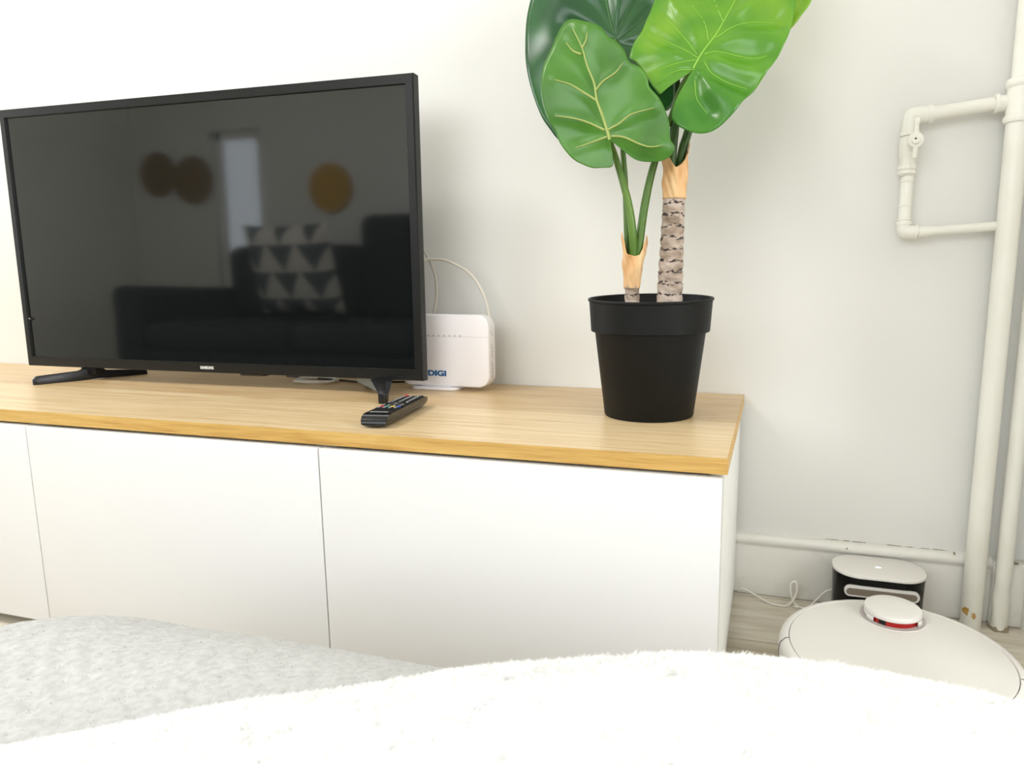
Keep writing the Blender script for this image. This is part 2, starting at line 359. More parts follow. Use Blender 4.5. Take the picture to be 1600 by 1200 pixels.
for k in range(4):
    x1 = -.6 * k; x0 = x1 - .6; g = .0013
    c = thing('cabinet', cabs[k], 'cabinet', (x1, 0, 0), group='white cabinets under the worktop')
    zb, zt_ = .022, TT - TH
    bm = bmesh.new()
    bx(bm, -.018, 0, .022, W - .02, zb, zt_); obj('side_panel', bm, lac_side, c)
    bm = bmesh.new(); bx(bm, -.6, -.582, .022, W - .02, zb, zt_); obj('side_panel', bm, lac_side, c)
    bm = bmesh.new(); bx(bm, -.582, -.018, .022, W - .02, zb, zb + .018); obj('bottom_panel', bm, lac_side, c)
    bm = bmesh.new(); bx(bm, -.582, -.018, .055, W - .02, zt_ - .018, zt_); obj('top_panel', bm, lac_side, c)
    bm = bmesh.new(); bx(bm, -.582, -.018, W - .03, W - .022, zb + .018, zt_ - .018); obj('back_panel', bm, lac_side, c)
    bm = bmesh.new(); bx(bm, -.6 + g, -g, 0, .0185, zb, zt_ - .0048, bev=.0009, seg=2); obj('door', bm, lac, c, True, sharp=60)
    for fx in (-.03, -.57):
        for fy in (.05, .46):
            bm = bmesh.new(); lathe(bm, [(.016, 0), (.018, .003), (.014, .006), (.012, .022)], fx, fy, n=16, caps=True); obj('foot', bm, foot_m, c, True)

# ------------------------------------------------------------------ television
def dark_gloss(name, rgb, rough, **k): return mat(name, rgb, rough, **k)
bez_m = mat('bezel_plastic', (17, 18, 17), 0.36, spec=0.35)
side_m = mat('gloss_black', (12, 12, 13), 0.15, spec=0.5)
scr_m = mat('screen', linear=(0.005, 0.0066, 0.0062, 1), rough=0.055, spec=1.0)
leg_m = mat('leg_plastic', (15, 15, 18), 0.34, spec=0.4)
white_print = mat('white_print', (215, 215, 212), 0.6)
TW, THt = 1.0365, 0.581
tv = thing('television', 'large flat black television with dark reflecting screen on two splayed feet', 'television', (-1.647, .326, .445), math.radians(.96))
def tvfix(o):
    o.rotation_euler.x = -.0071; return o
bz = .0185; bb_ = .0215
bm = bmesh.new()   # bezel ring with a chamfered lip
out = [(0, 0), (TW, 0), (TW, THt), (0, THt)]; inn = [(.014, bb_), (TW - .016, bb_), (TW - .016, THt - bz), (.014, THt - bz)]
inn2 = [(.0155, bb_ + .0015), (TW - .0175, bb_ + .0015), (TW - .0175, THt - bz - .0015), (.0155, THt - bz - .0015)]
def ring(bm, A, ya, B, yb):
    va = [bm.verts.new((x, ya, z)) for x, z in A]; vb = [bm.verts.new((x, yb, z)) for x, z in B]
    for i in range(4): bm.faces.new((va[i], va[(i + 1) % 4], vb[(i + 1) % 4], vb[i]))
o1 = [(.0015, .0015), (TW - .0015, .0015), (TW - .0015, THt - .0015), (.0015, THt - .0015)]
ring(bm, out, .004, o1, 0); ring(bm, o1, 0, inn, 0); ring(bm, inn, 0, inn2, .006); ring(bm, out, .004, out, .022); ring(bm, out, .022, o1, .024)
bmesh.ops.remove_doubles(bm, verts=bm.verts, dist=1e-5)
tvfix(obj('bezel', bm, bez_m, tv))
bm = bmesh.new(); bx(bm, .012, TW - .0145, .0045, .0075, bb_ - .002, THt - bz + .002); tvfix(obj('screen', bm, scr_m, tv))
bm = bmesh.new(); bx(bm, .006, TW - .010, .023, .030, .006, THt - .006, bev=.003); bx(bm, .10, TW - .10, .034, .062, .05, THt - .14, bev=.014, seg=3)
tvfix(obj('back_cover', bm, side_m, tv, True))
bm = bmesh.new()
bx(bm, .60, .66, .004, .026, -.0035, .0005); obj('sensor_bump', bm, side_m, tv)
tvfix(text('brand_lettering', 'SAMSUNG', .0086, white_print, tv, Matrix.Translation((.518, -.0004, .0108)) @ Matrix.Rotation(math.pi / 2, 4, 'X'), scale=(.86, 1, 1), bold=.0004, spacing=1.05))
# small black tab at left edge of the screen
bm = bmesh.new(); tube(bm, [(.0155, .004, .112), (.021, .0035, .111), (.028, .004, .112)], [.003, .004, .0016], n=8, cap=True); tvfix(obj('edge_tab', bm, side_m, tv, True))
# feet: long tapering bars running forward and back from a neck under the cabinet
def foot_bar(p0, p1, neck, hz, wd, parent, zg):
    """p0 front tip, p1 rear tip, neck = fraction where the strut rises to the set (local coords)"""
    A = Vector(p0); B = Vector(p1); D = (B - A); L = D.length; D.normalize(); Nn = Vector((-D.y, D.x, 0))
    st = [(0, .012, .0), (.03, .0185, 0), (.38, .0225, 0), (.47, .032, .001), (.54, .032, .002), (.62, .0195, .001), (.97, .012, 0), (1, .010, .0)]
    bm = bmesh.new(); rings = []
    for f, h, lift in st:
        c = A + D * (L * f); ww = wd * (.55 if f in (0, 1) else 1)
        top = zg + h; bot = zg + lift
        r = [c + Nn * ww * .5 + Vector((0, 0, bot)), c + Nn * ww * .36 + Vector((0, 0, top)), c - Nn * ww * .36 + Vector((0, 0, top)), c - Nn * ww * .5 + Vector((0, 0, bot))]
        rings.append([bm.verts.new(v) for v in r])
    for a, b in zip(rings, rings[1:]):
        for i in range(4): bm.faces.new((a[i], a[(i + 1) % 4], b[(i + 1) % 4], b[i]))
    bm.faces.new(rings[0]); bm.faces.new(rings[-1][::-1])
    bmesh.ops.recalc_face_normals(bm, faces=bm.faces)
    bmesh.ops.bevel(bm, geom=[e for e in bm.edges if e.calc_face_angle(0) > .5], offset=.0014, segments=2, profile=.5, affect='EDGES')
    return bm
zg = TT - .445
def tl(x, y): # world to the set's own frame
    v = Matrix.Rotation(-math.radians(.96), 3, 'Z') @ Vector((x + 1.647, y - .326, 0)); return (v.x, v.y, 0)
bm = foot_bar(tl(-1.513, .238), tl(-1.440, .458), .5, .04, .015, tv, zg)
obj('leg', bm, leg_m, tv, True, sharp=40)
bm = bmesh.new(); c = Vector(tl(-1.474, .345)); bx(bm, c.x - .022, c.x + .022, .006, .03, zg + .012, .004, bev=.004); obj('leg_neck', bm, leg_m, tv, True)
# right leg: seen end on, strut widening upward
def loft(secs, m, parent, name, bev=.0012):
    bm = bmesh.new(); rings = [[bm.verts.new(v) for v in s] for s in secs]
    for a, b in zip(rings, rings[1:]):
        for i in range(len(a)): bm.faces.new((a[i], a[(i + 1) % len(a)], b[(i + 1) % len(a)], b[i]))
    bm.faces.new(rings[0]); bm.faces.new(rings[-1][::-1]); bmesh.ops.recalc_face_normals(bm, faces=bm.faces)
    if bev: bmesh.ops.bevel(bm, geom=[e for e in bm.edges if e.calc_face_angle(0) > .5], offset=bev, segments=2, profile=.5, affect='EDGES')
    return obj(name, bm, m, parent, True, sharp=40)
c = Vector(tl(-.6375, .243)); tx, ty = c.x, c.y
def sec(x, y, w, d, z): return [(x - w / 2, y - d / 2, z), (x + w / 2, y - d / 2, z), (x + w / 2, y + d / 2, z), (x - w / 2, y + d / 2, z)]
loft([sec(tx, ty, .0150, .011, zg), sec(tx + .0003, ty + .001, .0165, .013, zg + .0195), sec(tx - .011, ty + .020, .0185, .02, zg + .023),
      sec(tx - .031, ty + .050, .028, .026, zg + .032), sec(tx - .052, ty + .086, .038, .03, .004)], leg_m, tv, 'leg')
bm = bmesh.new()
c2 = Vector(tl(-.812, .457))
loft([[(tx - .066, ty + .085, .002), (tx - .062, ty + .085, zg + .012), (tx - .040, ty + .085, zg + .012), (tx - .038, ty + .085, .002)],
      [(c2.x + .046, c2.y - .08, zg + .026), (c2.x + .046, c2.y - .08, zg + .006), (c2.x + .064, c2.y - .08, zg + .006), (c2.x + .064, c2.y - .08, zg + .026)],
      [(c2.x - .004, c2.y, zg + .010), (c2.x - .006, c2.y, zg), (c2.x + .008, c2.y, zg), (c2.x + .008, c2.y, zg + .010)]], leg_m, tv, 'leg')
bm.free()
# flat bracket plate seen left of the right leg
loft([[(tx - .120, ty + .10, .001), (tx - .120, ty + .106, .001), (tx - .070, ty + .106, .001), (tx - .070, ty + .10, .001)],
      [(tx - .120, ty + .10, -.006), (tx - .120, ty + .106, -.006), (tx - .070, ty + .106, -.006), (tx - .070, ty + .10, -.006)],
      [(tx - .072, ty + .09, zg + .008), (tx - .072, ty + .096, zg + .008), (tx - .058, ty + .096, zg + .008), (tx - .058, ty + .09, zg + .008)]], mat('leg_plastic_light', (86, 84, 74), .45), tv, 'leg_bracket', 0)

# white cable coil lying behind the set and the set's black plug
cab_m = mat('white_cable', (226, 221, 208), 0.45)
bm = bmesh.new(); P = []
for k in range(34):
    a = k / 33 * 4.2 * math.pi; r = .040 + .004 * math.sin(a * 1.7); P.append((-.943 + r * 1.25 * math.cos(a), .452 + r * .9 * math.sin(a), TT + .003 + .0035 * k / 33 + .001 * math.sin(a * 3)))
P.append((-.90, .515, TT + .01)); tube(bm, P, .0026, n=8, smoothpath=4)
tag(obj('cable_coil', bm, cab_m, None, True), 'white cable coiled on the worktop behind the television', 'cable')
bm = bmesh.new(); tube(bm, [(-1.06, .50, TT + .003), (-1.0, .49, TT + .003), (-.90, .475, TT + .003), (-.82, .46, TT + .003), (-.74, .49, TT + .003), (-.70, .52, TT + .003)], .0022, n=8)
tag(obj('power_cord', bm, mat('black_cable', (20, 20, 20), .5), None, True), 'thin black power cord lying on the worktop behind the television', 'cable')

# ------------------------------------------------------------------ router
rt_m = mat('router_plastic', (244, 240, 241), 0.35, spec=0.45)
rt = thing('router', 'white upright internet router with blue lettering, half hidden behind the television', 'router', (-.6045, .44, TT), 0)
RW, RH, RD = .207, .1505, .034
def rprof(z0): return [(x, z) for x, z in rrect(-RW / 2, RW / 2, .0075, .0075 + RH, .028, 10)]
bm = bmesh.new()
P = rrect(-RW / 2, RW / 2, .0075, .0075 + RH, .026, 10)
prism(bm, [(a, b) for a, b in P], -RD / 2, RD / 2, 'y', bev=.0035, seg=4)
bd = obj('body', bm, rt_m, rt, True, sharp=45)
bm = bmesh.new(); bx(bm, -RW / 2 + .001, RW / 2 - .001, -RD / 2 - .0001, -RD / 2 + .001, .1120, .1126); obj('seam', bm, mat('seam_grey', (196, 192, 192), .6), rt)
bm = bmesh.new()   # foot plate
prism(bm, rrect(-.078, .032, -.028, .026, .02, 6), 0, .0062, 'z', bev=.002, seg=2); prism(bm, rrect(-.06, .02, -.014, .014, .01, 4), .004, .010, 'z'); obj('stand', bm, rt_m, rt, True, sharp=45)
icon = mat('icon_grey', (96, 92, 96), .6)
for k in range(9):
    x = -.058 + k * .0122
    bm = bmesh.new(); bx(bm, x - .0022, x + .0022, -RD / 2 - .0003, -RD / 2, .1146, .1152); bx(bm, x - .0012, x + .0012, -RD / 2 - .0003, -RD / 2, .1132, .1139); bx(bm, x - .0004, x + .0004, -RD / 2 - .0003, -RD / 2, .1116, .1126); bx(bm, x + .0026, x + .0032, -RD / 2 - .0003, -RD / 2, .1142, .1148)
    obj('indicator', bm, icon, rt)
slot_m = mat('vent_dark', (120, 112, 112), .8)
sx = RW / 2 + .0001
for k, (z, l) in enumerate(((.119, .009), (.093, .009), (.086, .009), (.079, .009), (.072, .009), (.058, .006), (.050, .009), (.043, .007), (.036, .009), (.028, .007))):
    bm = bmesh.new()
    l *= 1.4
    vs = [bm.verts.new(v) for v in ((sx - .0004, -l / 2 - .001, z + .005), (sx + .0001, -l / 2 - .001, z + .0052), (sx + .0001, -l / 2 + .0005, z + .0052), (sx + .0001, l / 2, z - .005), (sx + .0001, l / 2 - .0016, z - .005))]
    bm.faces.new(vs[1:]); bmesh.ops.delete(bm, geom=[vs[0]], context='VERTS'); obj('vent_slot', bm, slot_m, rt)
blue = mat('logo_blue', (14, 92, 152), .5)
text('lettering', 'DIGI', .0185, blue, rt, Matrix.Translation((-.0155, -RD / 2 - .0002, .0345)) @ Matrix.Rotation(math.pi / 2, 4, 'X'), scale=(1.2, .84, 1), bold=.0008, spacing=.98)
net_m = mat('grey_cable', (220, 214, 202), 0.45)
bm = bmesh.new(); tube(bm, [(-.70, .47, .672), (-.665, .478, .6885), (-.6536, .48, .6885), (-.632, .481, .688), (-.6085, .48, .6815), (-.5647, .48, .6574), (-.535, .478, .6146), (-.522, .472, .575), (-.519, .468, .540), (-.522, .464, .50), (-.54, .462, .48)], .0032, n=12)
tag(obj('network_cable', bm, net_m, None, True), 'pale grey cable arching high over the router to its right side', 'cable')
bm = bmesh.new(); tube(bm, [(-.70, .492, .74), (-.668, .492, .690), (-.655, .492, .66), (-.650, .49, .63), (-.6515, .488, .60), (-.657, .484, .565), (-.66, .478, .52)], .0030, n=12)
tag(obj('network_cable', bm, mat('dull_cable', (190, 184, 172), .5), None, True), 'duller grey cable dropping behind the router beside the television edge', 'cable')

# ------------------------------------------------------------------ remote control
rm_m = mat('remote_black', (11, 11, 11), 0.2, spec=0.4); rmt_m = mat('remote_top', (13, 13, 14), 0.4)
rc = thing('remote_control', 'black remote control with white keys lying aslant on the worktop', 'remote control', (-.5465, .139, TT), math.radians(9.8))
RL, RWd, RT = .196, .0435, .0205
def rsec(y, w, zt, zb, n=10):
    out = [(-w / 2, y, zt), ]
    for k in range(n + 1):
        a = math.pi * k / n; e = .62
        cx = -math.copysign(abs(math.cos(a)) ** e, math.cos(a)) * w / 2; out.append((cx, y, zt - .0015 - (zt - .0015 - zb) * math.sin(a) ** e))
    out.append((w / 2, y, zt)); return out
L2 = RL / 2
secs = [rsec(-L2, RWd * .90, .0085, .0045), rsec(-L2 + .002, RWd * .95, .0125, .0025), rsec(-L2 + .007, RWd * .98, .0172, .001), rsec(-L2 + .014, RWd, .0198, .0004), rsec(-L2 + .022, RWd, RT, 0), rsec(0, RWd, RT, 0), rsec(L2 - .02, RWd, RT, 0.0), rsec(L2 - .008, RWd, RT - .001, .0025), rsec(L2 - .002, RWd * .97, RT - .004, .006), rsec(L2, RWd * .92, RT - .007, .009)]
bm = bmesh.new(); rings = [[bm.verts.new(v) for v in s] for s in secs]
for a, b in zip(rings, rings[1:]):
    for i in range(len(a)): bm.faces.new((a[i], a[(i + 1) % len(a)], b[(i + 1) % len(a)], b[i]))
bm.faces.new(rings[0]); bm.faces.new(rings[-1][::-1])
obj('body', bm, rm_m, rc, True, sharp=42)
bm = bmesh.new(); prism(bm, rrect(-RWd / 2 + .0022, RWd / 2 - .0022, -L2 + .024, L2 - .012, .003, 3), RT - .0002, RT + .0006, 'z'); obj('keypad_face', bm, rmt_m, rc)
key_m = mat('key_rubber', (24, 25, 26), 0.6); glyph = mat('key_print', (225, 226, 224), 0.6)
def key_mesh(w, l, glyphs=True):
    bm = bmesh.new(); bx(bm, -w / 2, w / 2, -l / 2, l / 2, 0, .0022, bev=.0007, seg=2)
    if glyphs: bx(bm, -w * .26, w * .26, -l * .16, l * .2, .0021, .00235, mi=1)
    me = bpy.data.meshes.new('button'); bmesh.ops.recalc_face_normals(bm, faces=bm.faces); bm.to_mesh(me); bm.free(); me.materials.append(key_m); me.materials.append(glyph); return me
kb = key_mesh(.0088, .0058); ks = key_mesh(.0070, .0048)
def button(me, x, y, m=None, label=None):
    if m: me = me.copy(); me.materials[0] = m; me.materials[1] = m
    o = bpy.data.objects.new('button', me); COL.objects.link(o); o.parent = rc; o.location = (x, y, RT + .0005)
    if label: o['label'] = label
ytop = L2 - .018
button(kb, -.0135, ytop, mat('key_red', (196, 32, 44), .45), 'red power button'); button(ks, .0135, ytop)
yy = ytop - .0105
for r in range(4):
    for cx in (-.0128, 0, .0128): button(kb, cx, yy)
    yy -= .0088
yy -= .001
for r in range(2):
    for cx in (-.0135, 0, .0135): button(kb, cx, yy)
    yy -= .0095
for cx in (-.0135, 0, .0135): button(ks, cx, yy)
yy -= .0075
# direction pad
bm = bmesh.new(); ctr = (0, yy - .010)
prism(bm, rrect(-.0115, .0115, yy - .0205, yy + .0005, .005, 4), RT + .0004, RT + .0026, 'z', bev=.0006, seg=1); obj('direction_pad', bm, key_m, rc, True)
button(kb, 0, yy - .010); button(ks, -.0158, yy + .0003); button(ks, .0158, yy + .0003); button(ks, -.0158, yy - .0205); button(ks, .0158, yy - .0205)
yy -= .0285
for r in range(1):
    for cx in (-.0143, -.0048, .0048, .0143): button(ks, cx, yy)
    yy -= .0075
for cx, c, n in ((-.0143, (200, 36, 60), 'red'), (-.0048, (28, 140, 110), 'green'), (.0048, (232, 190, 40), 'yellow'), (.0143, (40, 84, 180), 'blue')):
    button(ks, cx, yy, mat('key_' + n, c, .45), n + ' button')
yy -= .0075
for r in range(2):
    for cx in (-.0143, -.0048, .0048, .0143): button(ks, cx, yy)
    yy -= .0068
text('brand_lettering', 'SAMSUNG', .0066, white_print, rc, Matrix.Translation((-.001, -L2 + .0268, RT + .0008)), scale=(.95, .8, 1), bold=.0002, depth=.0001)

# ------------------------------------------------------------------ potted plant
pot = thing('potted_plant', 'artificial elephant ear plant with large green leaves in a black pot', 'plant', (0, 0, 0))
PX_, PY_ = -.1437, .273
pot_m = noise_col(mat('black_pot', rough=.55, spec=.25), [(.3, (9, 10, 9)), (.7, (13, 14, 13))], scale=30, bump=.05, bscale=300, bdist=.0004)
prof = [(.0, TT + .004), (.068, TT + .004), (.069, TT), (.0735, TT + .0005), (.0752, TT + .003), (.0918, .5555), (.0925, .5572), (.0965, .5578), (.0985, .5590), (.1018, .6085), (.1036, .6095), (.1040, .6115), (.1034, .6132), (.1010, .6135), (.0995, .612), (.0965, .575), (.0890, .56), (.0870, .552)]
bm = bmesh.new(); lathe(bm, prof, PX_, PY_, n=96)
for v in bm.verts:   # the soft plastic rim sags a little toward the room
    if v.co.z > .55: v.co.z += .055 * (v.co.y - PY_) * min(1, (v.co.z - .55) / .03)
obj('pot', bm, pot_m, pot, True, sharp=28)
soil_m = noise_col(mat('dark_filling', rough=.9), [(.3, (14, 13, 12)), (.7, (34, 32, 29))], scale=60, bump=.6, bscale=120, bdist=.003)
bm = bmesh.new(); lathe(bm, [(.0882, .562), (.05, .5655), (.0, .566)], PX_, PY_, n=40); obj('potting_filler', bm, soil_m, pot, True)
# leaf-scarred trunks
bark_m = mat('bark', rough=.8)
N, L, b = nt(bark_m)
tc = N.new('ShaderNodeTexCoord'); mp = N.new('ShaderNodeMapping'); mp.inputs['Scale'].default_value = (1, 1, 2.2); L.new(tc.outputs['Object'], mp.inputs[0])
n1 = N.new('ShaderNodeTexNoise'); n1.inputs['Scale'].default_value = 34; n1.inputs['Detail'].default_value = 5; L.new(mp.outputs[0], n1.inputs[0])
wv = N.new('ShaderNodeTexWave'); wv.bands_direction = 'Z'; wv.inputs['Scale'].default_value = 17.5; wv.inputs['Distortion'].default_value = 3.0; wv.inputs['Detail'].default_value = 3; wv.inputs['Detail Scale'].default_value = 2.4
L.new(tc.outputs['Object'], wv.inputs[0])
n3 = N.new('ShaderNodeTexNoise'); n3.inputs['Scale'].default_value = 150; n3.inputs['Detail'].default_value = 3; L.new(mp.outputs[0], n3.inputs[0])
mu = N.new('ShaderNodeMath'); mu.operation = 'MULTIPLY'; L.new(wv.outputs['Fac'], mu.inputs[0]); L.new(n3.outputs['Fac'], mu.inputs[1])
mk = N.new('ShaderNodeValToRGB'); mk.color_ramp.elements[0].position = .43; mk.color_ramp.elements[1].position = .53; L.new(mu.outputs[0], mk.inputs[0])
cr = N.new('ShaderNodeValToRGB'); e = cr.color_ramp.elements; e.new(.5)
for k, (p, c) in enumerate(((.32, (136, 118, 100)), (.5, (176, 158, 142)), (.68, (202, 186, 172)))): e[k].position = p; e[k].color = lin(c)
L.new(n1.outputs['Fac'], cr.inputs[0])
mx = N.new('ShaderNodeMix'); mx.data_type = 'RGBA'; L.new(mk.outputs[0], mx.inputs['Factor']); L.new(cr.outputs[0], mx.inputs['A']); mx.inputs['B'].default_value = lin((52, 42, 42))
L.new(mx.outputs['Result'], b.inputs['Base Color'])
bp = N.new('ShaderNodeBump'); bp.inputs['Strength'].default_value = .5; bp.inputs['Distance'].default_value = .002; L.new(n1.outputs['Fac'], bp.inputs['Height']); L.new(bp.outputs[0], b.inputs['Normal'])
def trunk(bm, base, top, r0, r1, nr, step, seed=0):
    rng = random.Random(seed); A = Vector(base); B = Vector(top); rings = []; n = 40
    for k in range(nr + 1):
        f = k / nr; c = A.lerp(B, f); r = r0 + (r1 - r0) * f; ph = (f * (B - A).length / step) % 1
        w_ = .0016 * (1 - abs(2 * ph - 1) ** 2) if True else 0
        lip = .0011 if ph > .88 else 0
        rings.append([bm.verts.new(c + Vector((math.cos(2 * math.pi * i / n), math.sin(2 * math.pi * i / n), 0)) * (r - .0012 + w_ + lip * (.6 + .6 * math.sin(i * 1.3 + k)) + .0005 * math.sin(i * .9 + k * .7) + .0004 * rng.random())) for i in range(n)])
    for a, b_ in zip(rings, rings[1:]):
        for i in range(n): bm.faces.new((a[i], a[(i + 1) % n], b_[(i + 1) % n], b_[i]))
    bm.faces.new(rings[-1])
BIGB = (-.1130, .270, .560); BIGT = (-.1078, .270, .7745)
bm = bmesh.new(); trunk(bm, BIGB, BIGT, .0218, .0168, 110, .0195, 3)
# round leaf scars
for (dx, z, r) in ((.010, .632, .0052), (.009, .745, .0045)):
    cc = Vector(BIGB).lerp(Vector(BIGT), (z - .56) / .2145)
    ring_ = []
    P = []
    for k in range(13):
        a = 2 * math.pi * k / 12; px = dx + r * math.cos(a); rr = .0194; P.append((cc.x + px, cc.y - math.sqrt(max(rr * rr - px * px, 0)), z + r * math.sin(a)))
    tube(bm, P, .0009, n=6, smoothpath=3)
tr = obj('trunk', bm, bark_m, pot, True, sharp=60); tr['label'] = 'tall ringed bark trunk'
bm = bmesh.new(); trunk(bm, (-.1720, .265, .560), (-.1738, .265, .633), .0135, .0112, 40, .016, 5); tr = obj('trunk', bm, bark_m, pot, True, sharp=60); tr['label'] = 'short ringed bark trunk'
# papery sheaths
sh_m = mat('papery_sheath', rough=.65, spec=.3)
noise_col(sh_m, [(.3, (194, 142, 88)), (.5, (220, 172, 120)), (.7, (236, 204, 156))], scale=30, detail=5, stretch=(1, 1, .35), distort=.6, bump=.5, bscale=60, bdist=.002)
def sheath(cx, cy, z0, zb, r0, r1, topf, seed, lean=(0, 0)):
    rng = random.Random(seed); ph = [rng.uniform(0, 6.28) for _ in range(4)]
    bm = bmesh.new(); n = 72; m_ = 26; rows = []
    for k in range(m_ + 1):
        row = []
        for i in range(n):
            a = 2 * math.pi * i / n; zt = topf(a); z = z0 + (zt - z0) * k / m_; f = (z - z0) / (zb - z0)
            r = r0 + (r1 - r0) * f + .0009 * math.sin(5 * a + ph[0] + 2.5 * f) + .0012 * math.sin(3 * a - 9 * f + ph[1]) * min(1, f * 2) + .0007 * math.sin(11 * a + 14 * f + ph[2])
            row.append(bm.verts.new((cx + lean[0] * f + r * math.cos(a), cy + lean[1] * f + r * math.sin(a), z)))
        rows.append(row)
    for p, q in zip(rows, rows[1:]):
        for i in range(n): bm.faces.new((p[i], p[(i + 1) % n], q[(i + 1) % n], q[i]))
    o = obj('sheath', bm, sh_m, pot, True, sharp=70)
    s = o.modifiers.new('thickness', 'SOLIDIFY'); s.thickness = .0009; s.offset = 0
    return o
def tri(a, c, w_): 
    d = abs((a - c + math.pi) % (2 * math.pi) - math.pi); return max(0, 1 - d / w_)
F0 = -math.pi / 2
sheath(-.1078, .270, .7700, .835, .0178, .0198, lambda a: .822 + .036 * tri(a, 0.25, 1.1) + .020 * tri(a, F0 - 1.0, 1.1) + .012 * tri(a, 1.6, 1) - .006 * tri(a, F0 + .2, .5), 4, (.0015, 0))
sheath(-.1738, .265, .628, .70, .0118, .0195, lambda a: .684 + .036 * tri(a, math.pi + .2, 1.0) + .030 * tri(a, 0.1, .9) + .008 * tri(a, 1.5, 1.1) - .004 * tri(a, F0 + .3, .8), 9, (.0035, 0))
